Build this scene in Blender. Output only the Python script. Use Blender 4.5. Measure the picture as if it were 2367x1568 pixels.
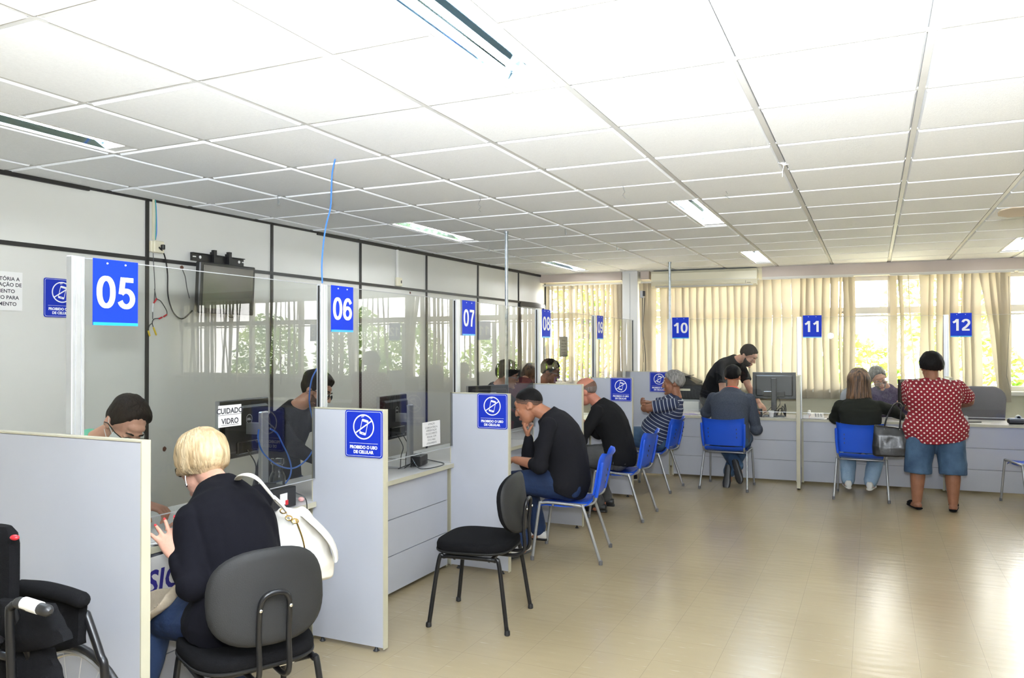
import bpy, bmesh, math, random
import numpy as np
from mathutils import Vector, Matrix, Quaternion, noise
from math import sin, cos, pi, radians as rad

for _o in list(bpy.data.objects):
    bpy.data.objects.remove(_o, do_unlink=True)
SC = bpy.context.scene
COL = SC.collection
V = Vector
random.seed(7)

# ------------------------------------------------------------------ camera, sky, sun, flash, exposure
FW, FH, FPX = 2367, 1568, 1814.35
YAW, PITCH, ROLL, CAMZ = 0.4307848, 0.01095, -0.0018, 1.6
_f = V((-sin(YAW) * cos(PITCH), cos(YAW) * cos(PITCH), sin(PITCH)))
_r = V((cos(YAW), sin(YAW), 0)); _u = _r.cross(_f)
_c, _s = cos(ROLL), sin(ROLL)
R_, U_ = _c * _r + _s * _u, -_s * _r + _c * _u
cam_data = bpy.data.cameras.new('camera'); cam = bpy.data.objects.new('camera', cam_data); COL.objects.link(cam)
cam_data.sensor_fit = 'HORIZONTAL'; cam_data.sensor_width = 36; cam_data.lens = 36 * FPX / FW
cam_data.clip_start = 0.05; cam_data.clip_end = 200
_m = Matrix((R_, U_, -_f)).transposed().to_4x4(); _m.translation = (0, 0, CAMZ)
cam.matrix_world = _m
SC.camera = cam

def at(px, py, X=None, Y=None, Z=None):
    """the point of the room seen at a pixel of the photograph, on the plane X, Y or Z = const"""
    d = R_ * ((px - 1183.5) / FPX) - U_ * ((py - 784) / FPX) + _f
    t = X / d.x if X is not None else (Y / d.y if Y is not None else (Z - CAMZ) / d.z)
    return V((0, 0, CAMZ)) + d * t

vs = SC.view_settings
vs.view_transform = 'Standard'; vs.look = 'None'; vs.exposure = 0.72; vs.gamma = 1.0; vs.use_curve_mapping = False

cy = SC.cycles      # light paths long enough for an interior, short enough to render in time
cy.max_bounces = 6; cy.diffuse_bounces = 4; cy.glossy_bounces = 3; cy.transmission_bounces = 2; cy.transparent_max_bounces = 10; cy.caustics_reflective = False; cy.caustics_refractive = False

world = bpy.data.worlds.new('overcast_sky'); SC.world = world; world.use_nodes = True
_bg = world.node_tree.nodes['Background']; _bg.inputs[0].default_value = (1.0, 0.985, 0.95, 1); _bg.inputs[1].default_value = 11.0

def light(name, kind, loc, energy, color=(1, 1, 1), direction=None, **kw):
    d = bpy.data.lights.new(name, kind); d.energy = energy; d.color = color
    for k, v in kw.items(): setattr(d, k, v)
    o = bpy.data.objects.new(name, d); COL.objects.link(o); o.location = loc
    if direction is not None: o.rotation_euler = V(direction).to_track_quat('-Z', 'Y').to_euler()
    return o
light('sun', 'SUN', (2, 20, 12), 32.0, (1, .93, .78), (-0.3, -0.5, -1.0), angle=0.02)
# the photographer's flash: tilted up, bare enough to throw shadows on the left wall too
light('camera_flash', 'POINT', (0.0, -0.02, 1.85), 88, (0.92, 0.96, 1.0), shadow_soft_size=0.05)
light('camera_flash_head', 'SPOT', (0.0, -0.02, 1.86), 1750, (0.88, 0.94, 1.0), (-0.12, 0.78, 1.0), spot_size=rad(146), spot_blend=1.0, shadow_soft_size=0.06)

# ------------------------------------------------------------------ materials
MATS = {}
def P(name, col, rough=.5, metal=0., spec=.5, bump=0, bscale=40, var=0, vscale=6, trans=0, alpha=1, emit=None, estr=0, coat=0, stretch=None, sheen=0, vcol=None, detail=4):
    """a procedural material: base colour with optional noise variation and bump"""
    if name in MATS: return MATS[name]
    m = bpy.data.materials.new(name); m.use_nodes = True; MATS[name] = m
    nt = m.node_tree; b = nt.nodes['Principled BSDF']; L = nt.links.new
    b.inputs['Base Color'].default_value = (*col, 1); b.inputs['Roughness'].default_value = rough
    b.inputs['Metallic'].default_value = metal; b.inputs['Specular IOR Level'].default_value = spec
    if sheen: b.inputs['Sheen Weight'].default_value = sheen
    if coat: b.inputs['Coat Weight'].default_value = coat; b.inputs['Coat Roughness'].default_value = .15
    if emit: b.inputs['Emission Color'].default_value = (*emit, 1); b.inputs['Emission Strength'].default_value = estr
    tc = nt.nodes.new('ShaderNodeTexCoord'); mp = nt.nodes.new('ShaderNodeMapping'); L(tc.outputs['Object'], mp.inputs[0])
    if stretch: mp.inputs['Scale'].default_value = stretch
    if var or vcol:
        n = nt.nodes.new('ShaderNodeTexNoise'); n.inputs['Scale'].default_value = vscale; n.inputs['Detail'].default_value = detail
        L(mp.outputs[0], n.inputs['Vector'])
        mx = nt.nodes.new('ShaderNodeMix'); mx.data_type = 'RGBA'
        c2 = vcol if vcol else tuple(min(1, c * (1 + var)) for c in col)
        c1 = col if vcol else tuple(c * (1 - var) for c in col)
        mx.inputs['A'].default_value = (*c1, 1); mx.inputs['B'].default_value = (*c2, 1)
        rp = nt.nodes.new('ShaderNodeMapRange'); rp.inputs['From Min'].default_value = .35; rp.inputs['From Max'].default_value = .65
        L(n.outputs['Fac'], rp.inputs['Value']); L(rp.outputs[0], mx.inputs['Factor']); L(mx.outputs['Result'], b.inputs['Base Color'])
    if bump:
        n = nt.nodes.new('ShaderNodeTexNoise'); n.inputs['Scale'].default_value = bscale; n.inputs['Detail'].default_value = detail
        L(mp.outputs[0], n.inputs['Vector'])
        bp = nt.nodes.new('ShaderNodeBump'); bp.inputs['Strength'].default_value = bump; bp.inputs['Distance'].default_value = .01
        L(n.outputs['Fac'], bp.inputs['Height']); L(bp.outputs[0], b.inputs['Normal'])
    return m

def glass_thin(name, tint, rough=0.0, refl=1.0):
    m = bpy.data.materials.new(name); m.use_nodes = True; MATS[name] = m; nt = m.node_tree; L = nt.links.new
    nt.nodes.remove(nt.nodes['Principled BSDF']); out = nt.nodes['Material Output']
    t = nt.nodes.new('ShaderNodeBsdfTransparent'); t.inputs[0].default_value = (*tint, 1)
    g = nt.nodes.new('ShaderNodeBsdfGlossy'); g.inputs['Roughness'].default_value = rough
    fr = nt.nodes.new('ShaderNodeFresnel'); fr.inputs['IOR'].default_value = 1.5
    mu = nt.nodes.new('ShaderNodeMath'); mu.operation = 'MULTIPLY'; mu.inputs[1].default_value = refl; mu.use_clamp = True
    L(fr.outputs[0], mu.inputs[0])
    mx = nt.nodes.new('ShaderNodeMixShader'); L(mu.outputs[0], mx.inputs[0]); L(t.outputs[0], mx.inputs[1]); L(g.outputs[0], mx.inputs[2]); L(mx.outputs[0], out.inputs[0])
    return m

def fabric_thin(name, col, tl=.5):
    m = bpy.data.materials.new(name); m.use_nodes = True; MATS[name] = m; nt = m.node_tree; L = nt.links.new
    nt.nodes.remove(nt.nodes['Principled BSDF']); out = nt.nodes['Material Output']
    tc = nt.nodes.new('ShaderNodeTexCoord'); n = nt.nodes.new('ShaderNodeTexNoise'); n.inputs['Scale'].default_value = 3.0; n.inputs['Detail'].default_value = 3
    L(tc.outputs['Object'], n.inputs['Vector'])
    mc = nt.nodes.new('ShaderNodeMix'); mc.data_type = 'RGBA'; mc.inputs['A'].default_value = (*[c * .88 for c in col], 1); mc.inputs['B'].default_value = (*col, 1); L(n.outputs['Fac'], mc.inputs['Factor'])
    d = nt.nodes.new('ShaderNodeBsdfDiffuse'); t = nt.nodes.new('ShaderNodeBsdfTranslucent'); L(mc.outputs['Result'], d.inputs[0]); L(mc.outputs['Result'], t.inputs[0])
    mx = nt.nodes.new('ShaderNodeMixShader'); mx.inputs[0].default_value = tl; L(d.outputs[0], mx.inputs[1]); L(t.outputs[0], mx.inputs[2]); L(mx.outputs[0], out.inputs[0])
    return m

M_tile = P('ceiling_tile', (.87, .89, .92), .9, bump=.25, bscale=220, var=.02, vscale=90)
M_bar = P('ceiling_bar', (.60, .60, .59), .5, var=.06, vscale=2)
M_wall = P('wall_laminate', (.66, .66, .625), .45, var=.03, vscale=1.2)
M_strip = P('black_trim', (.018, .017, .017), .4)
M_cream = P('cream_wall', (.74, .70, .52), .6, var=.05, vscale=2)
M_beam = P('pinkish_beam', (.55, .47, .41), .55, var=.05, vscale=2)
M_wallwhite = P('white_painted_wall', (.68, .68, .66), .7, var=.03, vscale=2)
M_lam = P('grey_laminate', (.455, .475, .535), .32, spec=.45, var=.02, vscale=3, bump=.03, bscale=400)
M_lam2 = P('grey_laminate_worktop', (.60, .60, .60), .3, var=.03, vscale=3)
M_edge = P('beige_edge_band', (.48, .46, .35), .45, var=.05, vscale=5)
M_alu = P('aluminium', (.62, .64, .66), .38, metal=.65, var=.05, vscale=8)
M_galv = P('galvanised_steel', (.45, .50, .54), .35, metal=.8, var=.15, vscale=30)
M_chrome = P('chrome', (.75, .75, .76), .15, metal=1)
M_greytube = P('grey_steel_tube', (.36, .37, .38), .35, metal=.6, var=.06, vscale=15)
M_black = P('black_plastic', (.016, .016, .017), .38, bump=.05, bscale=300)
M_blackgloss = P('black_gloss', (.012, .012, .013), .18)
M_blackmet = P('black_enamel_tube', (.008, .008, .009), .30, spec=.4)
M_blackfab = P('black_fabric', (.007, .007, .008), .95, spec=.12, bump=.5, bscale=500)
M_shell = P('dark_grey_plastic_shell', (.016, .016, .016), .6, spec=.3, bump=.15, bscale=300)
M_bluepl = P('blue_plastic', (.012, .085, .60), .32, spec=.5, var=.04, vscale=3)
M_sign = P('sign_blue', (.006, .026, .40), .5, spec=.3)
M_signn = P('number_sign_blue', (.004, .038, .58), .6, spec=.25)
M_lightblue = P('light_blue_strip', (.02, .38, .80), .35)
M_white = P('white_print', (.86, .87, .90), .5)
M_paper = P('paper', (.78, .78, .77), .8, var=.02, vscale=9)
M_ink = P('ink', (.03, .03, .04), .7)
M_inkblue = P('ink_blue', (.03, .025, .25), .6)
M_cream_pl = P('cream_plastic', (.72, .68, .52), .45)
M_whitepl = P('white_plastic', (.78, .78, .76), .45)
M_greypl = P('grey_plastic', (.42, .43, .45), .5)
M_silver = P('silver_plastic', (.50, .51, .53), .32, metal=.5)
M_screen = P('screen', (.01, .01, .012), .12)
M_blindsl = fabric_thin('blind_fabric', (.47, .42, .33), .27)
M_glass = glass_thin('clear_glass', (.91, .935, .92), 0.0, 1.05)
M_winglass = glass_thin('window_glass', (.97, .97, .97), 0.0, 1.0)
M_jar = glass_thin('jar_glass', (.85, .88, .88), 0.03, 2.0)
M_frame = P('window_frame_paint', (.66, .64, .58), .5)
M_cableb = P('blue_cable', (.05, .19, .72), .4)
M_cablek = P('black_cable', (.015, .015, .016), .45)
M_red = P('red_plastic', (.55, .02, .03), .35)
M_yellow = P('yellow_plastic', (.70, .50, .03), .4)
M_gold = P('gold_metal', (.80, .52, .16), .25, metal=1)
M_tube = P('fluorescent_tube', (.9, .92, .95), .4, emit=(.93, .97, 1.0), estr=42)
M_reflector = P('mirror_reflector', (.34, .54, .72), .05, metal=1)
M_leather = P('cream_leather', (.78, .76, .71), .42, bump=.3, bscale=25, coat=.15)
M_leatherk = P('black_leather', (.012, .012, .013), .35, bump=.3, bscale=20, coat=.1)
M_denim = P('dark_denim', (.007, .019, .060), .85, bump=.3, bscale=60, vcol=(.013, .034, .10), vscale=5)
M_denim2 = P('mid_denim', (.018, .045, .10), .85, bump=.3, bscale=60, vcol=(.06, .12, .21), vscale=5)
M_denim3 = P('light_denim', (.20, .32, .46), .85, bump=.3, bscale=60, vcol=(.30, .42, .55), vscale=6)
M_greytr = P('grey_trousers', (.075, .075, .075), .9, bump=.3, bscale=50, var=.2)
M_rubber = P('white_rubber', (.72, .71, .67), .6)
M_hairk = P('black_hair', (.008, .007, .007), .6, bump=.4, bscale=120, stretch=(1, 1, .15), spec=.12)
M_hairb = P('dark_brown_hair', (.009, .006, .0045), .6, spec=.12, bump=.6, bscale=110, stretch=(1, 1, .15), vcol=(.018, .011, .008), vscale=60)
M_hairg = P('grey_hair', (.13, .125, .12), .6, bump=.6, bscale=120, stretch=(1, 1, .15), vcol=(.30, .29, .28), vscale=70)
M_hairlong = P('brown_streaked_hair', (.03, .018, .012), .45, bump=.8, bscale=90, stretch=(1, 1, .08), vcol=(.22, .12, .06), vscale=45)
M_blonde = P('blonde_hair', (.40, .28, .145), .5, bump=.5, bscale=80, stretch=(1, 1, .10), vcol=(.66, .52, .32), vscale=30)
M_lens = glass_thin('spectacle_lens', (.86, .88, .88), 0.0, 2.0)

def skin(name, col):
    m = P(name, col, .5, spec=.35, bump=.12, bscale=90, var=.10, vscale=14)
    b = m.node_tree.nodes['Principled BSDF']; b.inputs['Subsurface Weight'].default_value = .08; b.inputs['Subsurface Radius'].default_value = (.02, .008, .005)
    return m
SK_pale = skin('skin_pale', (.60, .33, .24)); SK_fair = skin('skin_fair', (.56, .30, .21))
SK_tan = skin('skin_tan', (.42, .185, .105)); SK_brown = skin('skin_brown', (.26, .115, .065)); SK_ruddy = skin('skin_ruddy', (.50, .20, .13))
M_lip = P('lip_skin', (.40, .13, .11), .45); M_eye = P('eye_white', (.36, .33, .31), .25); M_iris = P('iris', (.02, .012, .008), .2)

# floor: waxed vinyl tiles, worn and scuffed
def floor_mat():
    m = bpy.data.materials.new('vinyl_tile_floor'); m.use_nodes = True; nt = m.node_tree; L = nt.links.new; N = nt.nodes.new
    b = nt.nodes['Principled BSDF']; tc = N('ShaderNodeTexCoord')
    br = N('ShaderNodeTexBrick'); br.offset = 0; br.inputs['Scale'].default_value = 1; br.inputs['Brick Width'].default_value = .31; br.inputs['Row Height'].default_value = .31
    br.inputs['Mortar Size'].default_value = .0012; br.inputs['Mortar Smooth'].default_value = .3
    br.inputs['Color1'].default_value = (.37, .30, .185, 1); br.inputs['Color2'].default_value = (.38, .31, .193, 1); br.inputs['Mortar'].default_value = (.285, .228, .145, 1)
    mp = N('ShaderNodeMapping'); mp.inputs['Location'].default_value = (.106, .07, 0); L(tc.outputs['Object'], mp.inputs[0]); L(mp.outputs[0], br.inputs['Vector'])
    n1 = N('ShaderNodeTexNoise'); n1.inputs['Scale'].default_value = 1.3; n1.inputs['Detail'].default_value = 3; L(tc.outputs['Object'], n1.inputs['Vector'])
    mx = N('ShaderNodeMix'); mx.data_type = 'RGBA'; mx.blend_type = 'MULTIPLY'; mx.inputs['Factor'].default_value = .34
    cr = N('ShaderNodeValToRGB'); cr.color_ramp.elements[0].position = .3; cr.color_ramp.elements[0].color = (.75, .72, .66, 1); cr.color_ramp.elements[1].position = .7; cr.color_ramp.elements[1].color = (1.05, 1.05, 1.05, 1)
    L(n1.outputs['Fac'], cr.inputs[0]); L(br.outputs['Color'], mx.inputs['A']); L(cr.outputs[0], mx.inputs['B'])
    # pale scratches
    mp2 = N('ShaderNodeMapping'); mp2.inputs['Scale'].default_value = (3.5, 60, 1); mp2.inputs['Rotation'].default_value = (0, 0, .5); L(tc.outputs['Object'], mp2.inputs[0])
    n2 = N('ShaderNodeTexNoise'); n2.inputs['Scale'].default_value = 2.4; n2.inputs['Detail'].default_value = 1; L(mp2.outputs[0], n2.inputs['Vector'])
    r2 = N('ShaderNodeMapRange'); r2.inputs['From Min'].default_value = .70; r2.inputs['From Max'].default_value = .78; L(n2.outputs['Fac'], r2.inputs['Value'])
    mx2 = N('ShaderNodeMix'); mx2.data_type = 'RGBA'; mx2.inputs['B'].default_value = (.62, .58, .48, 1); r2.inputs['To Max'].default_value = .45; L(r2.outputs[0], mx2.inputs['Factor']); L(mx.outputs['Result'], mx2.inputs['A'])
    L(mx2.outputs['Result'], b.inputs['Base Color'])
    n3 = N('ShaderNodeTexNoise'); n3.inputs['Scale'].default_value = 1.5; n3.inputs['Detail'].default_value = 0; L(tc.outputs['Object'], n3.inputs['Vector'])
    rr = N('ShaderNodeMapRange'); rr.inputs['To Min'].default_value = .20; rr.inputs['To Max'].default_value = .36; b.inputs['Roughness'].default_value = .27
    b.inputs['Specular IOR Level'].default_value = .5; b.inputs['Coat Weight'].default_value = .12; b.inputs['Coat Roughness'].default_value = .22
    mp3 = N('ShaderNodeMapping'); mp3.inputs['Scale'].default_value = (1.3, 5, 1); L(tc.outputs['Object'], mp3.inputs[0])
    n4 = N('ShaderNodeTexNoise'); n4.inputs['Scale'].default_value = 4; n4.inputs['Detail'].default_value = 3; L(mp3.outputs[0], n4.inputs['Vector'])
    bp = N('ShaderNodeBump'); n4.inputs['Detail'].default_value = 0; bp.inputs['Strength'].default_value = .5; bp.inputs['Distance'].default_value = .003; L(n4.outputs['Fac'], bp.inputs['Height'])
    bp2 = N('ShaderNodeBump'); bp2.invert = True; bp2.inputs['Strength'].default_value = .3; bp2.inputs['Distance'].default_value = .002; L(br.outputs['Fac'], bp2.inputs['Height']); L(bp.outputs[0], bp2.inputs['Normal'])
    L(bp2.outputs[0], b.inputs['Normal'])
    return m
M_floor = floor_mat()

# ------------------------------------------------------------------ mesh helpers
class MB:
    """collects shapes; build() links them as ONE mesh object"""
    def __init__(s): s.v = []; s.f = []; s.m = []; s.mats = []; s.T = Matrix.Identity(4)
    def mi(s, m):
        if m is None: m = s.mats[0] if s.mats else None
        if m is None: return 0
        if m not in s.mats: s.mats.append(m)
        return s.mats.index(m)
    def add(s, vs_, fs, m=None, T=None):
        k = len(s.v); M = s.T @ T if T is not None else s.T; i = s.mi(m)
        s.v += [M @ V(v) for v in vs_]; s.f += [tuple(k + j for j in f) for f in fs]; s.m += [i] * len(fs); return s
    def box(s, c, d, m=None, T=None, bev=0):
        x, y, z = d[0] / 2, d[1] / 2, d[2] / 2; c = V(c)
        if bev:
            b = min(bev, x * .99, y * .99, z * .99); vs_ = []
            for sx in (-1, 1):
                for sy in (-1, 1):
                    for sz in (-1, 1):
                        vs_ += [c + V((sx * x, sy * (y - b), sz * (z - b))), c + V((sx * (x - b), sy * y, sz * (z - b))), c + V((sx * (x - b), sy * (y - b), sz * z))]
            bm = bmesh.new(); [bm.verts.new(v) for v in vs_]; bmesh.ops.convex_hull(bm, input=bm.verts[:]); bmesh.ops.recalc_face_normals(bm, faces=bm.faces[:])
            bmesh.ops.dissolve_limit(bm, angle_limit=.01, verts=bm.verts[:], edges=bm.edges[:])
            bm.verts.index_update(); r = s.add([v.co.copy() for v in bm.verts], [tuple(v.index for v in f.verts) for f in bm.faces], m, T); bm.free(); return r
        vs_ = [c + V((a * x, b * y, e * z)) for a in (-1, 1) for b in (-1, 1) for e in (-1, 1)]
        return s.add(vs_, [(0, 1, 3, 2), (4, 6, 7, 5), (0, 4, 5, 1), (2, 3, 7, 6), (0, 2, 6, 4), (1, 5, 7, 3)], m, T)
    def loft(s, rings, m=None, cap=True, T=None, closed=True):
        n = len(rings[0]); vs_ = [p for r in rings for p in r]; fs = []
        for i in range(len(rings) - 1):
            for j in range(n if closed else n - 1):
                k = (j + 1) % n; fs.append((i * n + j, i * n + k, (i + 1) * n + k, (i + 1) * n + j))
        if cap: fs.append(tuple(range(n - 1, -1, -1))); fs.append(tuple((len(rings) - 1) * n + j for j in range(n)))
        return s.add(vs_, fs, m, T)
    def tube(s, pts, r, m=None, n=8, T=None, ends=False, sx=1, ref=None):
        pts = [V(p) for p in pts]; N = len(pts); rs = r if isinstance(r, (list, tuple)) else [r] * N
        rings = []; up = None
        for i in range(N):
            t = (pts[min(i + 1, N - 1)] - pts[max(i - 1, 0)])
            t = t.normalized() if t.length > 1e-9 else V((0, 0, 1))
            if up is None:
                a = V(ref) if ref else (V((0, 0, 1)) if abs(t.z) < .9 else V((0, 1, 0)))
                up = (a - t * a.dot(t)).normalized()
            else: up = (up - t * up.dot(t)).normalized()
            sd = t.cross(up)
            def ring(c, q): return [c + (up * sin(2 * pi * j / n) + sd * cos(2 * pi * j / n) * sx) * q for j in range(n)]
            if i == 0 and ends: rings += [ring(pts[0] - t * rs[0] * .85, rs[0] * .4), ring(pts[0] - t * rs[0] * .5, rs[0] * .8)]
            rings.append(ring(pts[i], rs[i]))
            if i == N - 1 and ends: rings += [ring(pts[i] + t * rs[i] * .5, rs[i] * .8), ring(pts[i] + t * rs[i] * .85, rs[i] * .4)]
        return s.loft(rings, m, True, T)
    def ell(s, c, r, m=None, n=16, k=10, T=None, R=None):
        c = V(c); r = (r, r, r) if isinstance(r, (int, float)) else r; vs_ = []; fs = []
        for i in range(1, k):
            a = pi * i / k
            for j in range(n):
                b = 2 * pi * j / n; p = V((r[0] * sin(a) * cos(b), r[1] * sin(a) * sin(b), r[2] * cos(a))); vs_.append(c + (R @ p if R else p))
        vs_ += [c + (R @ V((0, 0, r[2])) if R else V((0, 0, r[2]))), c - (R @ V((0, 0, r[2])) if R else V((0, 0, r[2])))]
        for i in range(k - 2):
            for j in range(n): fs.append((i * n + j, (i + 1) * n + j, (i + 1) * n + (j + 1) % n, i * n + (j + 1) % n))
        t, q = len(vs_) - 2, len(vs_) - 1
        fs += [(t, j, (j + 1) % n) for j in range(n)] + [(q, (k - 2) * n + (j + 1) % n, (k - 2) * n + j) for j in range(n)]
        return s.add(vs_, fs, m, T)
    def prism(s, outline, t, m=None, T=None):
        n = len(outline); vs_ = [V((x, y, 0)) for x, y in outline] + [V((x, y, t)) for x, y in outline]
        return s.add(vs_, [tuple(range(n - 1, -1, -1)), tuple(range(n, 2 * n))] + [(i, (i + 1) % n, n + (i + 1) % n, n + i) for i in range(n)], m, T)
    def lathe(s, prof, m=None, n=20, T=None, c=(0, 0, 0)):
        c = V(c); return s.loft([[c + V((r * cos(2 * pi * j / n), r * sin(2 * pi * j / n), z)) for j in range(n)] for r, z in prof], m, True, T)
    def build(s, name, parent=None, smooth=True, mats=None, ang=40):
        me = bpy.data.meshes.new(name); me.from_pydata(s.v, [], s.f)
        for q in (mats or s.mats or []): me.materials.append(q)
        me.polygons.foreach_set('material_index', s.m)
        if smooth:
            me.polygons.foreach_set('use_smooth', [True] * len(s.f))
            try: me.set_sharp_from_angle(angle=rad(ang))
            except Exception: pass
        me.update(); o = bpy.data.objects.new(name, me); COL.objects.link(o)
        if parent: o.parent = parent
        return o
def mb(m=None):
    q = MB()
    if m: q.mats.append(m)
    return q
def thing(name, label, cat, loc=(0, 0, 0), rz=0, group=None):
    o = bpy.data.objects.new(name, None); COL.objects.link(o); o.location = loc; o.rotation_euler = (0, 0, rz)
    o.empty_display_size = .1; o['label'] = label; o['category'] = cat
    if group: o['group'] = group
    return o
def tag(o, label, cat, group=None, kind=None):
    o['label'] = label; o['category'] = cat
    if group: o['group'] = group
    if kind: o['kind'] = kind
    return o
def struct(o): o['kind'] = 'structure'; return o
def copy_thing(root, loc, rz, label, group=None):
    r = root.copy(); COL.objects.link(r); r.location = loc; r.rotation_euler = (0, 0, rz); r['label'] = label
    if group: r['group'] = group
    for ch in list(root.children):
        c = ch.copy(); COL.objects.link(c); c.parent = r
        for g in list(ch.children): d = g.copy(); COL.objects.link(d); d.parent = c
    return r
def smooth_path(pts, k=6):
    """Catmull-Rom through the points"""
    pts = [V(p) for p in pts]; q = [pts[0] * 2 - pts[1]] + pts + [pts[-1] * 2 - pts[-2]]; out = []
    for i in range(1, len(q) - 2):
        for j in range(k):
            t = j / k; a, b, c, d = q[i - 1], q[i], q[i + 1], q[i + 2]
            out.append(.5 * ((2 * b) + (c - a) * t + (2 * a - 5 * b + 4 * c - d) * t * t + (3 * b - a - 3 * c + d) * t ** 3))
    out.append(pts[-1]); return out
def rrect(w, h, r, n=5):
    out = []
    for cx, cy, a0 in ((w / 2 - r, h / 2 - r, 0), (-w / 2 + r, h / 2 - r, 90), (-w / 2 + r, -h / 2 + r, 180), (w / 2 - r, -h / 2 + r, 270)):
        for i in range(n + 1): a = rad(a0 + 90 * i / n); out.append((cx + r * cos(a), cy + r * sin(a)))
    return out
_tc = {}
def text_geo(s, size, bold=.0, cw=1.0, italic=0):
    """flat outline of a text, centred on its own bounding box: (verts2d, faces)"""
    key = (s, size, bold, cw, italic)
    if key not in _tc:
        cu = bpy.data.curves.new('t', 'FONT'); cu.body = s; cu.size = size; cu.align_x = 'CENTER'; cu.offset = bold; cu.shear = italic; cu.resolution_u = 3; cu.space_line = .95
        ob = bpy.data.objects.new('t', cu); COL.objects.link(ob); dg = bpy.context.evaluated_depsgraph_get(); dg.update()
        me = bpy.data.meshes.new_from_object(ob.evaluated_get(dg)); vs_ = [v.co.copy() for v in me.vertices]; fs = [tuple(p.vertices) for p in me.polygons]
        bpy.data.objects.remove(ob); bpy.data.curves.remove(cu); bpy.data.meshes.remove(me)
        if vs_:
            x0, x1 = min(v.x for v in vs_), max(v.x for v in vs_); y0, y1 = min(v.y for v in vs_), max(v.y for v in vs_)
            vs_ = [V(((v.x - (x0 + x1) / 2) * cw, v.y - (y0 + y1) / 2, 0)) for v in vs_]
        _tc[key] = (vs_, fs)
    return _tc[key]
def add_text(q, s, size, m, T, bold=0, cw=1.0, italic=0):
    vs_, fs = text_geo(s, size, bold, cw, italic); q.add(vs_, fs, m, T)
def ribbon(q, pts, w, m, T, closed=False):
    n = len(pts); L_, R2 = [], []
    for i in range(n):
        a = pts[(i - 1) % n] if (closed or i) else pts[0]; b = pts[(i + 1) % n] if (closed or i < n - 1) else pts[-1]
        p0, p1 = V((*a, 0)), V((*b, 0)); t = (p1 - p0).normalized(); nn = V((-t.y, t.x, 0)); p = V((*pts[i], 0))
        if i and i < n - 1:
            u = (p - V((*pts[i - 1], 0))).normalized(); c = max(.5, V((-u.y, u.x, 0)).dot(nn)); nn = nn / c
        ww = w(t) if callable(w) else w
        L_.append(p + nn * ww / 2); R2.append(p - nn * ww / 2)
    q.add(L_ + R2, [(i, (i + 1) % n, n + (i + 1) % n, n + i) for i in range(n if closed else n - 1)], m, T)
def _arc(cx, cy, rx, ry, a0, a1, n=20, e=1.0): return [(cx + rx * abs(cos(rad(a))) ** e * (1 if cos(rad(a)) > 0 else -1), cy + ry * abs(sin(rad(a))) ** e * (1 if sin(rad(a)) > 0 else -1)) for a in [a0 + (a1 - a0) * k / n for k in range(n + 1)]]
def digit(ch):
    if ch == '0': return [(_arc(.34, .5, .235, .425, 0, 360, 40, .9)[:-1], True)]
    if ch == '1': return [([(.43, 0), (.43, 1)], False), ([(.10, .70), (.28, .80), (.40, .95)], False)]
    if ch == '2': return [(_arc(.34, .69, .235, .235, 170, -25, 16) + [(.36, .34), (.17, .19), (.10, .075)], False), ([(.05, .075), (.62, .075)], False)]
    if ch == '3': return [(_arc(.33, .715, .20, .21, 165, -70, 16) + [(.28, .52)], False), (_arc(.33, .295, .24, .22, 70, -165, 18), False)]
    if ch == '5': return [([(.60, .925), (.20, .925)], False), ([(.225, .99), (.155, .46)], False), (_arc(.335, .325, .235, .25, 140, -160, 20), False)]
    if ch == '6': return [(_arc(.34, .315, .235, .24, 0, 360, 32)[:-1], True), (_arc(.36, .5, .26, .425, 188, 35, 20), False)]
    if ch == '7': return [([(.06, .92), (.62, .92)], False), ([(.56, .93), (.44, .70), (.32, .40), (.27, 0)], False)]
    if ch == '8': return [(_arc(.34, .725, .195, .20, 0, 360, 28)[:-1], True), (_arc(.34, .295, .24, .225, 0, 360, 28)[:-1], True)]
    if ch == '9': return [([(1 - .32 - x, 1 - y) for x, y in p], c) for p, c in digit('6')]
def add_digits(q, s_, h, m, T):
    """heavy grotesque numerals drawn as strokes, centred"""
    w = .68 * h; tot = w * len(s_) + .04 * h * (len(s_) - 1)
    for k, ch in enumerate(s_):
        x0 = -tot / 2 + k * (w + .04 * h)
        for ki, (pts, c) in enumerate(digit(ch)): ribbon(q, [(x0 + x * h, (y - .5) * h) for x, y in pts], lambda t: h * (.15 + .045 * abs(t.y)), m, T @ Matrix.Translation((0, 0, .0002 * ki)), c)
def face_T(origin, right, up):
    """local x = right, y = up, z = out of the face"""
    r, u = V(right).normalized(), V(up).normalized(); n = r.cross(u)
    M = Matrix((r, u, n)).transposed().to_4x4(); M.translation = V(origin); return M

# ------------------------------------------------------------------ the room
CZ = 2.68
WY = lambda x: 11.17 + .07 * x                      # line of the window wall
WX = lambda y: -4.45 - .038 * (10.88 - y)           # line of the left wall
XR, YB = 7.2, -3.2
q = mb(M_floor); q.add([(-5.2, YB, 0), (XR, YB, 0), (XR, 12, 0), (-5.2, 12, 0)], [(0, 1, 2, 3)], M_floor); struct(q.build('floor', smooth=False))

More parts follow.
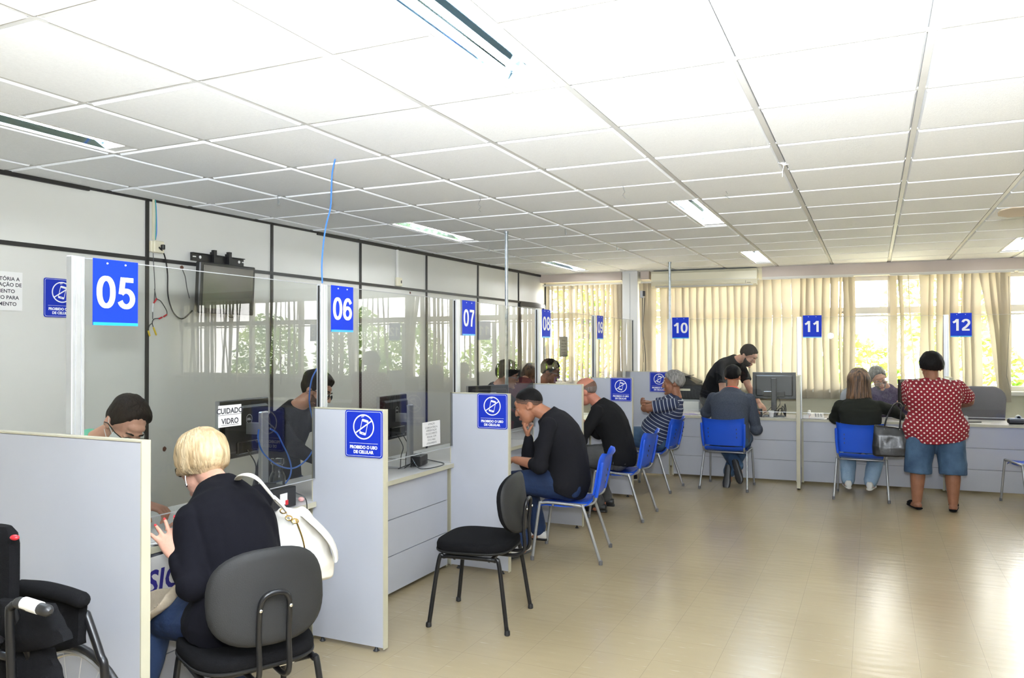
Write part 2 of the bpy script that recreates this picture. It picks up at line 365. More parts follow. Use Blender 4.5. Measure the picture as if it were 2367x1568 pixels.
# ceiling: lay-in tiles on a grid of bars; recessed light fittings take part of some cells
GX, GY, GW, GD = -.4743, 3.0188, .6666, .6747
LIGHTS = []   # (x0, x1, j0) each two cells long
for j0 in (-2, 4, 9):
    LIGHTS += [(GX - 5 * GW + .012, GX - 5 * GW + .215, j0), (GX - GW - .215, GX - GW - .012, j0), (GX + 3 * GW - .215, GX + 3 * GW - .012, j0)]
LIGHTS += [(GX + 7 * GW - .215, GX + 7 * GW - .012, j) for j in (-2, 4)]
def blocked(i, j):
    a, b = GX + i * GW, GX + (i + 1) * GW
    for x0, x1, j0 in LIGHTS:
        if j in (j0, j0 + 1) and x0 > a - .01 and x1 < b + .01: return x0, x1
    return None
q = mb(M_tile); g = mb(M_bar)
for i in range(-7, 12):
    for j in range(-10, 13):
        a, b, y0, y1 = GX + i * GW + .013, GX + (i + 1) * GW - .013, GY + j * GD + .013, GY + (j + 1) * GD - .013
        bl = blocked(i, j)
        if bl:
            if bl[0] - a > .2: b = bl[0] - .012
            else: a = bl[1] + .012
        if y1 > WY(a) + .05: y1 = min(y1, WY(a) + .05)
        if b < WX(y0) - .03 or y1 <= y0 or b <= a: continue
        a = max(a, WX(y0) - .05); a = min(a, b - .01); e = .011; dz = random.uniform(-.001, .0015)
        zt, zb = CZ + .012, CZ - .009 + dz
        q.add([(a, y0, zt), (b, y0, zt), (b, y1, zt), (a, y1, zt), (a + e, y0 + e, zb), (b - e, y0 + e, zb), (b - e, y1 - e, zb), (a + e, y1 - e, zb)],
              [(4, 7, 6, 5), (0, 4, 5, 1), (1, 5, 6, 2), (2, 6, 7, 3), (3, 7, 4, 0)], M_tile)
q.add([(-5.2, YB, CZ + .10), (XR, YB, CZ + .10), (XR, 12, CZ + .10), (-5.2, 12, CZ + .10)], [(0, 3, 2, 1)], M_tile)
ceiling = struct(q.build('ceiling', smooth=False))
for i in range(-7, 12):
    x = GX + i * GW; ye = min(WY(x) + .05, 11.6); ys = YB
    if x < -4.45: continue
    g.box((x, (ys + ye) / 2, CZ + .004), (.026, ye - ys, .010), M_bar)
for j in range(-10, 13):
    y = GY + j * GD
    if y > 11.0: continue
    x0 = WX(y) - .03
    segs = [(x0, XR)]
    for a, b, j0 in LIGHTS:
        if j == j0 + 1: segs = [s2 for s1 in segs for s2 in ([(s1[0], a), (b, s1[1])] if s1[0] < a and b < s1[1] else [s1])]
    for a, b in segs: g.box(((a + b) / 2, y, CZ + .0045), (b - a, .024, .008), M_bar)
go = g.build('ceiling_grid', smooth=False); go.parent = ceiling

# light fittings
def make_light(x0, x1, j0, label, first=[None]):
    xm, ya = (x0 + x1) / 2, GY + j0 * GD + .013; L = 2 * GD - .026; w = x1 - x0
    if first[0]:
        return copy_thing(first[0], (xm, ya + L / 2, CZ), 0, label)
    t = thing('ceiling_light', label, 'ceiling light', (xm, ya + L / 2, CZ), 0, 'recessed fluorescent ceiling lights')
    q = mb(M_whitepl); h = .085
    for sx in (-1, 1): q.box((sx * (w / 2 - .004), 0, h / 2), (.006, L, h), M_whitepl)
    for sy in (-1, 1): q.box((0, sy * (L / 2 - .03), h / 2 + .002), (w - .014, .055, h - .006), M_whitepl)
    q.box((0, 0, h + .002), (w, L, .006), M_whitepl)
    for sx in (-1, 1): q.box((sx * (w / 2 + .002), 0, -.003), (.018, L + .01, .006), M_whitepl)
    for sy in (-1, 1): q.box((0, sy * L / 2, -.003), (w + .02, .014, .006), M_whitepl)
    q.build('housing', t, smooth=False)
    for sx in (-1, 1):
        q = mb(M_reflector); ring = lambda y: [V((sx * (w / 2 - .010), y, .006)), V((sx * (w / 2 - .022), y, .045)), V((sx * (w / 2 - .045), y, .072)), V((sx * .010, y, .060)), V((sx * .010, y, .062)), V((sx * (w / 2 - .045), y, .075)), V((sx * (w / 2 - .020), y, .047)), V((sx * (w / 2 - .008), y, .006))]
        q.loft([ring(-L / 2 + .06), ring(L / 2 - .06)], M_reflector); q.build('reflector', t, smooth=False)
        q = mb(M_tube); q.tube([(sx * .040, -L / 2 + .07, .038), (sx * .040, L / 2 - .07, .038)], .013, M_tube, 12, ends=True); q.build('tube', t)
        q = mb(M_whitepl); q.box((sx * .040, L / 2 - .063, .034), (.030, .012, .034), M_whitepl, bev=.003); q.build('lamp_holder', t, smooth=False)
        q = mb(M_whitepl); q.box((sx * .040, -L / 2 + .063, .034), (.030, .012, .034), M_whitepl, bev=.003); q.build('lamp_holder', t, smooth=False)
    first[0] = t; return t
LBL = {(0, -2): 'ceiling light at the upper left edge, over counter 05', (0, 4): 'ceiling light over counters 07 and 08, beside the steel pole', (0, 9): 'small far ceiling light over the left wall end before the windows',
       (1, -2): 'largest ceiling light at the top, nearest the camera, mirror reflector showing blue', (1, 4): 'ceiling light in the middle of the room, halfway to the windows', (1, 9): 'far ceiling light just before the air conditioner',
       (2, -2): 'ceiling light above and right of the camera position', (2, 4): 'ceiling light beyond the fan on the right', (2, 9): 'far ceiling light at the right edge before the window blinds',
       (3, -2): 'ceiling light near the right wall, nearer one', (3, 4): 'ceiling light near the right wall, farther one'}
for k, (a, b, j0) in enumerate(LIGHTS):
    cidx = k % 3 if k < 9 else 3
    make_light(a, b, j0, LBL[(cidx, j0)])

# left wall of laminate panels with black joint strips
q = mb(M_wall); T = None
def lw(y, z, off=0): return V((WX(y) + off, y, z))
q.add([lw(YB, 0), lw(10.88, 0), lw(10.88, CZ + .1), lw(YB, CZ + .1), lw(YB, 0, -.08), lw(10.88, 0, -.08), lw(10.88, CZ + .1, -.08), lw(YB, CZ + .1, -.08)],
      [(0, 3, 2, 1), (4, 5, 6, 7), (0, 1, 5, 4), (2, 3, 7, 6), (1, 2, 6, 5), (0, 4, 7, 3)], M_wall)
wl = struct(q.build('wall_left', smooth=False))
q = mb(M_strip)
def wall_strip(y0, y1, z0, z1, d=.012):
    q.add([lw(y0, z0, .001), lw(y1, z0, .001), lw(y1, z1, .001), lw(y0, z1, .001), lw(y0, z0, d), lw(y1, z0, d), lw(y1, z1, d), lw(y0, z1, d)],
          [(0, 1, 2, 3), (4, 7, 6, 5), (0, 4, 5, 1), (3, 2, 6, 7), (0, 3, 7, 4), (1, 5, 6, 2)], M_strip)
for y in (-.9, .33, 1.56, 2.78, 4.0, 5.228, 6.44, 7.634, 8.817, 9.965, 10.862): wall_strip(y - .013, y + .013, 0, CZ - .006)
wall_strip(YB, 10.86, 2.225, 2.252); wall_strip(YB, 3.55, CZ - .036, CZ - .006, .020); wall_strip(3.55, 5.8, CZ - .026, CZ - .006); wall_strip(5.8, 10.86, CZ - .040, CZ - .006, .018)
o = struct(q.build('trim_1', smooth=False)); o.parent = wl
# a dark framed door opening at the far end of the left wall
q = mb(M_strip)
for y in (9.99, 10.80): wall_strip(y - .02, y + .02, 0, 2.22, .03)
wall_strip(9.99, 10.80, 2.18, 2.235, .03)
d1 = struct(q.build('door_1', smooth=False))
q = mb(M_frame); q.add([lw(10.01, .005, .016), lw(10.78, .005, .016), lw(10.78, 2.10, .016), lw(10.01, 2.10, .016), lw(10.01, .005, .003), lw(10.78, .005, .003), lw(10.78, 2.10, .003), lw(10.01, 2.10, .003)],
                       [(0, 3, 2, 1), (4, 5, 6, 7), (0, 1, 5, 4), (3, 7, 6, 2), (0, 4, 7, 3), (1, 2, 6, 5)], M_frame); q.build('door_leaf', d1, smooth=False)
q = mb(M_chrome); q.tube([lw(10.12, 1.02, .016), lw(10.12, 1.02, .06), lw(10.24, 1.02, .06)], .008, M_chrome); q.build('door_handle', d1)

# back and right walls close the room
q = mb(M_wallwhite); q.box(((XR - 5.2) / 2, YB - .05, 1.4), (XR + 5.2, .1, 2.8), M_wallwhite); struct(q.build('wall_back', smooth=False))
q = mb(M_wall); q.box((XR + .05, 4.4, 1.4), (.1, 15.4, 2.8), M_wall); struct(q.build('wall_right', smooth=False))

# window wall, built along its own axis u (u=0 where X=0), v = outwards
WA = math.atan(.07); WT = Matrix.Translation((0, 11.17, 0)) @ Matrix.Rotation(WA, 4, 'Z')
def wu(x): return x / cos(WA)
q = mb(M_cream); q.T = WT
U0, U1 = wu(-4.47), wu(7.3)
q.box(((U0 + U1) / 2, .06, .50), (U1 - U0, .12, 1.0), M_cream)
q.box(((U0 + U1) / 2, .06, 2.62), (U1 - U0, .12, .20), M_cream)
wf = struct(q.build('wall_far', smooth=False))
q = mb(M_frame); q.T = WT; q.box(((U0 + U1) / 2, -.02, 1.03), (U1 - U0, .22, .05), M_frame, bev=.006); o = struct(q.build('trim_2', smooth=False))   # sill
q = mb(M_beam); q.T = WT   # pelmet beam under the ceiling
q.box(((U0 + wu(-3.25)) / 2, -.09, 2.615), (wu(-3.25) - U0, .16, .12), M_beam); q.box(((wu(-2.98) + wu(-2.86)) / 2, -.09, 2.615), (.12, .16, .12), M_beam)
q.box(((wu(-1.35) + U1) / 2, -.09, 2.595), (U1 - wu(-1.35), .16, .155), M_beam); q.box(((wu(-1.35) + U1) / 2, -.175, 2.525), (U1 - wu(-1.35), .012, .02), M_frame)
struct(q.build('trim_3', smooth=False))
q = mb(M_wallwhite); q.T = WT; q.box((wu(-3.115), -.09, 1.34), (.215, .30, 2.68), M_wallwhite); q.box((wu(-3.115), -.245, 1.34), (.004, .006, 2.6), M_greypl); struct(q.build('column_by_windows', smooth=False))
# windows: frames with an upper and a lower sash
edges = [-4.44, -4.07, -3.24]
bays = [(-4.44, -4.05), (-4.05, -3.24), (-2.98, -2.66), (-2.66, -1.42), (-1.42, -.26), (-.26, .22), (.22, 1.50), (1.50, 2.75), (2.75, 4.0), (4.0, 5.25), (5.25, 6.5), (6.5, 7.2)]
for k, (a, b) in enumerate(bays):
    a, b = wu(a), wu(b); q = mb(M_frame); q.T = WT
    for u in (a + .02, b - .02): q.box((u, .05, 1.79), (.04, .07, 1.46), M_frame)
    for z, h in ((1.085, .06), (2.49, .06), (2.075, .085)): q.box(((a + b) / 2, .05, z), (b - a, .07, h), M_frame)
    q.box(((a + b) / 2, .04, 2.005), (b - a - .08, .03, .022), M_frame)
    wn = struct(q.build('window_%d' % (k + 1), smooth=False))
    for z0, z1 in ((1.115, 2.032), (2.118, 2.46)):
        g = mb(M_winglass); g.T = WT; g.add([(a + .04, .05, z0), (b - .04, .05, z0), (b - .04, .05, z1), (a + .04, .05, z1)], [(0, 1, 2, 3)], M_winglass); g.build('pane', wn, smooth=False)
    if b - a > .6:
        g = mb(M_black); g.T = WT; g.tube([(b - .06, .02, 2.05), (b - .08, -.02, 2.06), (b - .13, -.02, 2.045)], .006, M_black, 6); g.build('latch', wn)

# vertical blinds: every slat a part
ZT = 2.50
def blind(name_label, slats, x_rail, zb=.93, group='vertical blinds at the windows'):
    xm = (x_rail[0] + x_rail[1]) / 2
    t = thing('vertical_blind', name_label, 'blind', (xm, WY(xm) - .16 + 0, 0), WA, group)
    q = mb(M_frame); L = (x_rail[1] - x_rail[0]) / cos(WA); q.box((0, .02, ZT + .012), (L, .045, .024), M_frame); q.build('rail', t, smooth=False)
    for s in slats:
        x, ang = s[0], s[1]; lean = s[2] if len(s) > 2 else 0; z0 = s[3] if len(s) > 3 else zb; w = s[4] if len(s) > 4 else .127
        q = mb(M_blindsl); u = (x - xm) / cos(WA); n = 12; ringsz = []
        tw = random.uniform(-.12, .12); ph = random.uniform(0, 6)
        for i in range(n + 1):
            f = i / n; z = ZT - f * (ZT - z0); a = rad(ang) + tw * f + .05 * sin(ph + 5 * f); cx = u + lean * f + .006 * sin(ph + 7 * f)
            row = []
            for j in range(5):
                e = (j - 2) / 2 * w / 2; cv = .010 * (1 - (abs(j - 2) / 2) ** 2)
                row.append(V((cx + e * cos(a) - cv * sin(a), e * sin(a) + cv * cos(a), z)))
            ringsz.append(row)
        vs_ = [p for r in ringsz for p in r]; fs = [(i * 5 + j, i * 5 + j + 1, i * 5 + 5 + j + 1, i * 5 + 5 + j) for i in range(n) for j in range(4)]
        q.add(vs_, fs, M_blindsl); q.build('slat', t)
    return t
def atw(px, y=1.0):
    d = R_ * ((px - 1183.5) / FPX) - U_ * ((730 - 784) / FPX) + _f; k = (11.17 - .16) / (d.y - .07 * d.x); return d.x * k
sA = [(atw(p), -52 + random.uniform(-6, 6)) for p in (1266, 1277, 1290, 1304, 1319, 1333, 1345, 1357, 1369, 1381, 1393, 1405, 1416)] + [(atw(p), -10) for p in (1427, 1436, 1444)]
blind('cream vertical blind turned open on the window beside the left wall', sA, (-4.42, -3.24), 1.1)
sB = [(atw(p), random.uniform(15, 40)) for p in (1488, 1497, 1507)] + [(atw(p), random.uniform(12, 38), 0, 1.0) for p in range(1536, 1760, 17)]
blind('cream vertical blind nearly closed under the air conditioner', sB, (-2.97, -1.38), 1.0)
sC = [(atw(a), ang, ln, zb) for a, ang, ln, zb in ((1774, 18, 0, .95), (1795, 25, 0, .95), (1818, 12, 0, .93), (1841, 15, .0, .93), (1858, 40, 0, .93), (1873, 35, 0, .93), (1891, 30, 0, .93), (1910, 38, 0, .93), (1928, 35, 0, .93), (1943, 72, 0, .93), (1957, 40, 0, .93), (1970, 50, 0, .93))]
blind('cream vertical blind hanging behind number sign 11', sC, (-1.34, -.22), .9)
sD = [(atw(a), ang, ln, zb) for a, ang, ln, zb in ((2065, 45, 0, .93), (2082, 60, .03, .95), (2100, 80, .08, .95), (2137, 25, 0, .93), (2153, 55, 0, .93), (2173, 40, 0, .93), (2189, 35, 0, .93), (2206, 30, 0, .93), (2226, 62, 0, .93), (2239, 30, 0, .93), (2257, 18, 0, .93), (2276, 25, .20, .95), (2296, 40, .10, 1.0), (2312, 35, .06, .95), (2326, 25, .0, .93))]
blind('cream vertical blind with tangled slats, right of sign 12', sD, (.20, 1.56), .9)
rs = random.Random(5); sE = []
for lo, hi in ((1.86, 3.3), (3.75, 4.75), (5.35, 7.0)):
    x = lo
    while x < hi: sE.append((x, rs.uniform(10, 70), rs.choice((0, 0, 0, .12, -.15)), .93)); x += rs.uniform(.085, .13)
blind('cream vertical blind farther right, beyond the tangled one', sE, (1.60, 7.1), .9)
# bead chain hanging from the tangled blind
_p = at(2332, 700, Y=11.08); q = mb(M_black); q.tube([(_p.x, 11.08, 2.45), (_p.x + .005, 11.08, 1.9), (_p.x - .03, 11.08, 1.25), (_p.x + .01, 11.08, 1.05)], .0025, M_black, 5); tag(q.build('blind_chain'), 'thin dark control chain hanging at the tangled blind', 'chain')

# air conditioner under the ceiling
t = thing('air_conditioner', 'long cream split air conditioner mounted above the blinds', 'air conditioner', (-2.11, WY(-2.11) - .02, 2.42), WA)
q = mb(M_cream_pl); prof = [(0, .235), (-.20, .235), (-.235, .20), (-.24, .09), (-.21, .03), (-.15, .0), (0, 0)]
q.loft([[V((x, y, z)) for y, z in prof] for x in (-.70, .70)], M_cream_pl); q.build('casing', t, smooth=False)
q = mb(M_strip); q.box((0, -.205, .018), (1.30, .012, .010), M_greypl, T=Matrix.Rotation(0, 4, 'X')); q.box((0, -.2395, .10), (1.36, .003, .003), M_greypl); q.build('air_slot', t, smooth=False)
q = mb(M_cream_pl); q.loft([[V((x, y, z)) for y, z in ((-.232, .046), (-.190, .006), (-.186, .012), (-.226, .053))] for x in (-.64, .64)], M_cream_pl); q.build('louver', t, smooth=False)
for sx in (-1, 1):
    q = mb(M_cream_pl); q.box((sx * .702, -.11, .118), (.012, .20, .21), M_cream_pl, bev=.004); q.build('end_cap', t, smooth=False)
q = mb(M_strip); q.box((.56, -.241, .055), (.004, .003, .035), M_strip); q.box((.60, -.241, .045), (.05, .003, .005), M_strip); q.build('marking', t, smooth=False)
# pipe bundle and junction box left of it
t = thing('cable_box', 'small grey box with cables running down beside the column', 'junction box', (-2.92, WY(-2.92) - .26, 2.34))
q = mb(M_greypl); q.box((0, 0, 0), (.05, .05, .10), M_greypl, bev=.005); q.box((.03, -.01, .01), (.03, .04, .07), M_black, bev=.004); q.build('box', t, smooth=False)
for k, (dx, m_) in enumerate(((0, M_cablek), (.018, M_cream_pl), (.034, M_cablek))):
    q = mb(m_); q.tube(smooth_path([(dx, .01, -.05), (dx * .3, .01, -.5), (dx + .01 * (-1) ** k, .01, -.9), (dx * 1.5 - .01, .01, -1.3)]), .005, m_, 6); q.build('cable', t)

# ceiling fan at the right edge
t = thing('ceiling_fan', 'beige ceiling fan, one blade reaching in at the right edge', 'fan', (1.42, 6.02, 0))
q = mb(M_cream_pl); q.tube([(0, 0, CZ - .01), (0, 0, 2.52)], .012, M_cream_pl); q.build('rod', t)
q = mb(M_cream_pl); q.lathe([(.02, 2.53), (.09, 2.515), (.10, 2.47), (.07, 2.44), (.02, 2.435)], M_cream_pl); q.build('motor', t)
M_blade = P('fan_blade', (.50, .42, .31), .5, var=.08, vscale=4)
for k in range(3):
    a = rad(181 + 120 * k); q = mb(M_blade); Tm = Matrix.Rotation(a, 4, 'Z') @ Matrix.Translation((0, 0, 2.475)) @ Matrix.Rotation(rad(12), 4, 'X')
    q.prism([(.10, -.04), (.25, -.075), (.60, -.085), (.66, -.05), (.67, .0), (.66, .05), (.60, .085), (.25, .06), (.10, .04)], .006, M_blade, T=Tm); q.build('blade', t, smooth=False)

# dangling hooks, twine
def hook(px, py, label, L=.05, kind=0):
    p = at(px, py, Z=CZ - .004); q = mb(M_greytube); r_ = .0022
    if kind == 0: pts = [(0, 0, 0), (0, 0, -L * .8), (.004, 0, -L), (.012, 0, -L), (.014, 0, -L * .55), (.010, 0, -L * .5)]
    elif kind == 1: pts = [(0, 0, 0), (.01, 0, -L * .3), (-.008, 0, -L * .6), (.012, 0, -L * .8), (-.004, 0, -L), (.01, 0, -L * 1.15)]
    else: pts = [(-.01, 0, 0), (.004, 0, -L * .4), (-.012, 0, -L * .6), (.02, 0, -L)]
    q.tube([p + V(v) for v in pts], r_, M_greytube, 5); return tag(q.build('wire_hook'), label, 'hook', 'wire hooks hanging from the ceiling')
hook(642, 452, 'wire hook hanging from the ceiling above the wall television', .07); hook(1108, 452, 'twisted wire hook on the ceiling left of the steel pole', .10, 1)
hook(1443, 430, 'bent wire hanging on the ceiling between pole and middle light', .10, 2); hook(1680, 440, 'short pale wire on the ceiling right of the middle light', .06, 2)
hook(1306, 528, 'tiny wire hook hanging above counter 08 sign', .06); hook(1130, 570, 'tiny wire hook hanging left of the galvanised pole', .06); hook(1425, 565, 'tiny wire hook near the far left light', .06)
p = at(1813, 377, Z=CZ - .002); q = mb(M_paper)
for a in range(5): q.tube([p + V((-.03 + .012 * a, -.02, 0)), p + V((.01 * sin(a), .0, -.012)), p + V((.03 - .01 * a, .02, -.002))], .0025, M_paper, 5)
q.tube([p, p + V((-.01, 0, -.05)), p + V((-.012, .005, -.08))], .0018, M_paper, 5); tag(q.build('tied_string'), 'knotted string tied round a ceiling bar', 'string')

# outside: added sun-blocking slab, ground, hedges and trees in the sun
M_leaf = bpy.data.materials.new('hedge_leaf'); M_leaf.use_nodes = True; nt = M_leaf.node_tree; nt.nodes.remove(nt.nodes['Principled BSDF'])
_d = nt.nodes.new('ShaderNodeBsdfDiffuse'); _t = nt.nodes.new('ShaderNodeBsdfTranslucent'); _x = nt.nodes.new('ShaderNodeMixShader'); _i = nt.nodes.new('ShaderNodeObjectInfo'); _n = nt.nodes.new('ShaderNodeTexNoise'); _n.inputs['Scale'].default_value = 3
_cr = nt.nodes.new('ShaderNodeValToRGB'); _cr.color_ramp.elements[0].color = (.10, .22, .03, 1); _cr.color_ramp.elements[1].color = (.42, .55, .12, 1); _cr.color_ramp.elements[0].position = .35; _cr.color_ramp.elements[1].position = .65
nt.links.new(_n.outputs['Fac'], _cr.inputs[0]); nt.links.new(_cr.outputs[0], _d.inputs[0]); nt.links.new(_cr.outputs[0], _t.inputs[0]); _x.inputs[0].default_value = .45
nt.links.new(_d.outputs[0], _x.inputs[1]); nt.links.new(_t.outputs[0], _x.inputs[2]); nt.links.new(_x.outputs[0], nt.nodes['Material Output'].inputs[0])
M_bark = P('bark', (.16, .11, .07), .9, bump=.5, bscale=20, var=.2)
M_ground = P('garden_ground', (.70, .66, .55), .9, var=.15, vscale=2)
q = mb(M_ground); q.add([(-14, 11.5, -.3), (16, 11.5, -.3), (16, 30, -.3), (-14, 30, -.3)], [(0, 1, 2, 3)], M_ground); tag(q.build('garden_ground', smooth=False), 'pale sunny ground outside the windows', 'ground', kind='structure')
q = mb(M_wallwhite); q.T = WT; q.box((1.3, .62, 2.78), (12.5, 1.1, .08), M_wallwhite); struct(q.build('sun_block_slab', smooth=False))  # unseen slab added above the windows to keep direct sun out of the room
def leaves(cx, cy, cz, rx, ry, rz_, n, seed, size=.07):
    r = random.Random(seed); vs_, fs = [], []
    for _ in range(n):
        while True:
            a, b, c = r.uniform(-1, 1), r.uniform(-1, 1), r.uniform(-1, 1)
            if a * a + b * b + c * c < 1: break
        k = .55 + .45 * r.random(); d = V((a, b, c)).normalized() * (max(V((a, b, c)).length, k))
        c0 = V((cx + d.x * rx, cy + d.y * ry, max(cz + d.z * rz_, -.28))); u = V((r.gauss(0, 1), r.gauss(0, 1), r.gauss(0, .6))).normalized(); w = u.cross(V((r.gauss(0, 1), r.gauss(0, 1), r.gauss(0, 1)))).normalized()
        s = size * r.uniform(.6, 1.4); k0 = len(vs_); vs_ += [c0 - u * s, c0 + w * s * .4, c0 + u * s, c0 - w * s * .4]; fs.append((k0, k0 + 1, k0 + 2, k0 + 3))
    return vs_, fs
def bush(x, y, z, rx, ry, rz_, n, seed, label, name='shrub', cat='shrub', trunk=False, size=.07):
    t = thing(name, label, cat, (x, y, -.3), 0, 'greenery outside the windows')
    vs_, fs = leaves(0, 0, z + .3, rx, ry, rz_, n, seed, size); q = mb(M_leaf); q.add(vs_, fs, M_leaf); q.build('foliage', t, smooth=False)
    q = mb(M_bark); r = random.Random(seed)
    for k in range(4 if not trunk else 1):
        q.tube([(0, 0, 0), (r.uniform(-.2, .2), r.uniform(-.2, .2), z * .6 + .3), (r.uniform(-.4, .4), r.uniform(-.3, .3), z + .5)], [.05 if not trunk else .14, .03 if not trunk else .10, .015], M_bark, 7)
    q.build('stem' if not trunk else 'trunk', t)
bush(-4.6, 13.6, 1.1, .9, .6, .8, 1500, 1, 'low sunlit shrub outside the window nearest the left wall')
bush(-2.3, 13.9, 1.0, .8, .6, .7, 1300, 2, 'green shrub outside behind the air conditioner blind')
bush(-.35, 13.8, .9, .85, .6, .9, 1800, 3, 'sunlit shrub outside behind number sign 11')
bush(1.4, 14.2, .9, .8, .6, .95, 1700, 4, 'sunlit shrub outside behind number sign 12')
bush(3.1, 13.9, 1.1, .8, .6, 1.1, 2000, 5, 'broad bright shrub outside, right of sign 12')
bush(4.9, 14.3, 1.3, .9, .7, 1.3, 2400, 6, 'tall bright shrub outside the farther right window')
bush(6.8, 13.8, 1.2, .9, .7, 1.2, 2200, 7, 'bright shrub outside the rightmost window')
bush(-5.5, 18, 2.9, 1.6, 1.2, 1.3, 1600, 8, 'tree seen through the upper left window pane', 'tree', 'tree', True, .11)
bush(1.2, 19, 2.3, 1.1, 1.0, 1.1, 900, 9, 'small tree seen through the clear window pane', 'tree', 'tree', True, .10)
M_redcar = P('red_garden_wall', (.55, .12, .10), .6, var=.1)
q = mb(M_redcar); q.box((-4.2, 17, .55), (1.4, .4, 1.7), M_redcar, bev=.1); tag(q.build('red_bin'), 'red container standing outside behind the blinds', 'container')
for k, (x, n) in enumerate(((-3.25, 0), (.2, 1))): pass

# ------------------------------------------------------------------ service counters: left row along Y, right row along X
GXP = -2.78                       # plane of the glass screens of the left row
PY = [1.98, 3.48, 5.03, 6.57, 8.16]
CT = .76
def partition(name_label, c, size_x, z1=1.275, rot=0, group='grey partition panels between the counters', along='x'):
    t = thing('partition_panel', name_label, 'partition', c, rot, group); w = size_x
    q = mb(M_lam); q.box((0, 0, (z1 + .02) / 2), (w - .012, .036, z1 - .036), M_lam); q.build('board', t, smooth=False)
    q = mb(M_edge); q.box((w / 2 - .003, 0, (z1 + .02) / 2), (.006, .038, z1 - .02), M_edge); q.box((-w / 2 + .003, 0, (z1 + .02) / 2), (.006, .038, z1 - .02), M_edge); q.box((0, 0, z1 - .003), (w - .012, .038, .006), M_edge); q.build('edge_band', t, smooth=False)
    for sx in (w / 2 - .06, -w / 2 + .06):
        q = mb(M_black); q.lathe([(.014, 0), (.018, .003), (.010, .012), (.006, .024)], M_black, 10, c=(sx, 0, 0)); q.build('foot', t)
    return t
partition('large grey partition nearest the camera, left of the blonde woman', (-2.98, PY[0], 0), 1.30)
LP = ['grey partition carrying the no-phone sign between counters 05 and 06', 'grey partition with no-phone sign left of the man in the black sweater', 'plain grey partition between the man in the black sweater and the bald man', 'grey partition with no-phone sign behind the bald man']
for k in range(4): partition(LP[k], (-2.565, PY[k + 1], 0), .47)
Tr = Matrix.Translation((-2.3, 9.68, 0)) @ Matrix.Rotation(math.atan(.045), 4, 'Z'); RA = math.atan(.045)
def RW(x, y, z=0): return Tr @ V((x, y, z))
partition('grey corner partition with no-phone sign beside the striped-shirt man', RW(-.27, -.02), .55, 1.30, RA)
partition('narrow end-on partition under the post of sign 11', RW(1.52, -.20), .46, 1.275, RA + pi / 2)
partition('narrow end-on partition under the post of sign 12', RW(3.04, -.14), .40, 1.275, RA + pi / 2)
partition('partition beside the rightmost counter', RW(4.56, -.14), .40, 1.275, RA + pi / 2)

def counter(label, origin, rot, L, depth=.62):
    """local x along the front, y into the staff side"""
    t = thing('service_counter', label, 'counter', origin, rot, 'grey service counters'); w = L
    q = mb(M_lam2); q.box((w / 2, depth / 2, CT - .014), (w, depth, .028), M_lam2); q.build('worktop', t, smooth=False)
    q = mb(M_edge); q.box((w / 2, -.0015, CT - .014), (w, .003, .028), M_edge); q.build('worktop_edge', t, smooth=False)
    q = mb(M_lam)
    for z0, z1 in ((.03, .262), (.267, .495), (.50, CT - .03)): q.box((w / 2, .05, (z0 + z1) / 2), (w - .04, .018, z1 - z0), M_lam)
    q.box((w / 2, .062, .38), (w - .05, .004, .68), M_greypl); q.build('front_panel', t, smooth=False)
    for x in (.012, w - .012):
        q = mb(M_edge); q.box((x, depth / 2 + .02, (CT - .03) / 2 + .006), (.022, depth - .06, CT - .045), M_edge); q.build('side_panel', t, smooth=False)
    return t
# the left row faces +X: local x must run towards -Y
for k in range(4):
    y0, y1 = PY[k] + .022, PY[k + 1] - .022
    counter('grey service counter of number %s' % ['05, where the blonde woman sits', '06, unattended, black chair before it', '07, where the man in the black sweater leans', '08, where the bald man sits'][k], (GXP + .01, y0, 0), pi / 2, y1 - y0)
counter('grey service counter 09 in the corner, beside the striped-shirt man', (GXP + .01, PY[4] + .022, 0), pi / 2, 1.40)
for k, (a, b) in enumerate(((.02, 1.50), (1.54, 3.02), (3.06, 4.54), (4.58, 6.1))):
    counter('grey service counter ' + ['10, before the man in the grey sweater', '11, before the woman in the dark olive jacket', '12, beside the woman in the dotted blouse', 'farthest right, mostly out of frame'][k], RW(a, 0), RA, b - a)

def post(label, loc, rot, z0, z1, w=.055, d=.035, gs=-1):
    t = thing('screen_post', label, 'post', loc, rot, 'aluminium posts of the glass screens')
    q = mb(M_alu); q.box((0, 0, (z0 + z1) / 2), (w, d, z1 - z0), M_alu, bev=.003)
    for x in (-.012, .012): q.box((x, -d / 2 - .0005, (z0 + z1) / 2), (.003, .002, z1 - z0 - .01), M_greypl)
    q.build('profile', t, smooth=False)
    q = mb(M_strip); q.box((gs * (w / 2 + .0015), 0, (z0 + z1) / 2), (.003, .012, z1 - z0 - .02), M_strip); q.build('gasket', t, smooth=False)
    return t
ZG = 1.955
def screen(label, loc, rot, L, z0=.885, z1=ZG - .005):
    t = thing('glass_screen', label, 'glass screen', loc, rot, 'glass screens on the counters')
    q = mb(M_glass); q.add([(0, 0, z0), (L, 0, z0), (L, 0, z1), (0, 0, z1)], [(0, 1, 2, 3)], M_glass); q.build('pane', t, smooth=False)
    q = mb(M_alu); q.box((L / 2, 0, z0), (L, .006, .004), M_alu); q.build('lower_edge', t, smooth=False)
    q = mb(M_greypl); q.box((L / 2, 0, z1), (L, .006, .003), M_greypl); q.build('upper_edge', t, smooth=False)
    return t
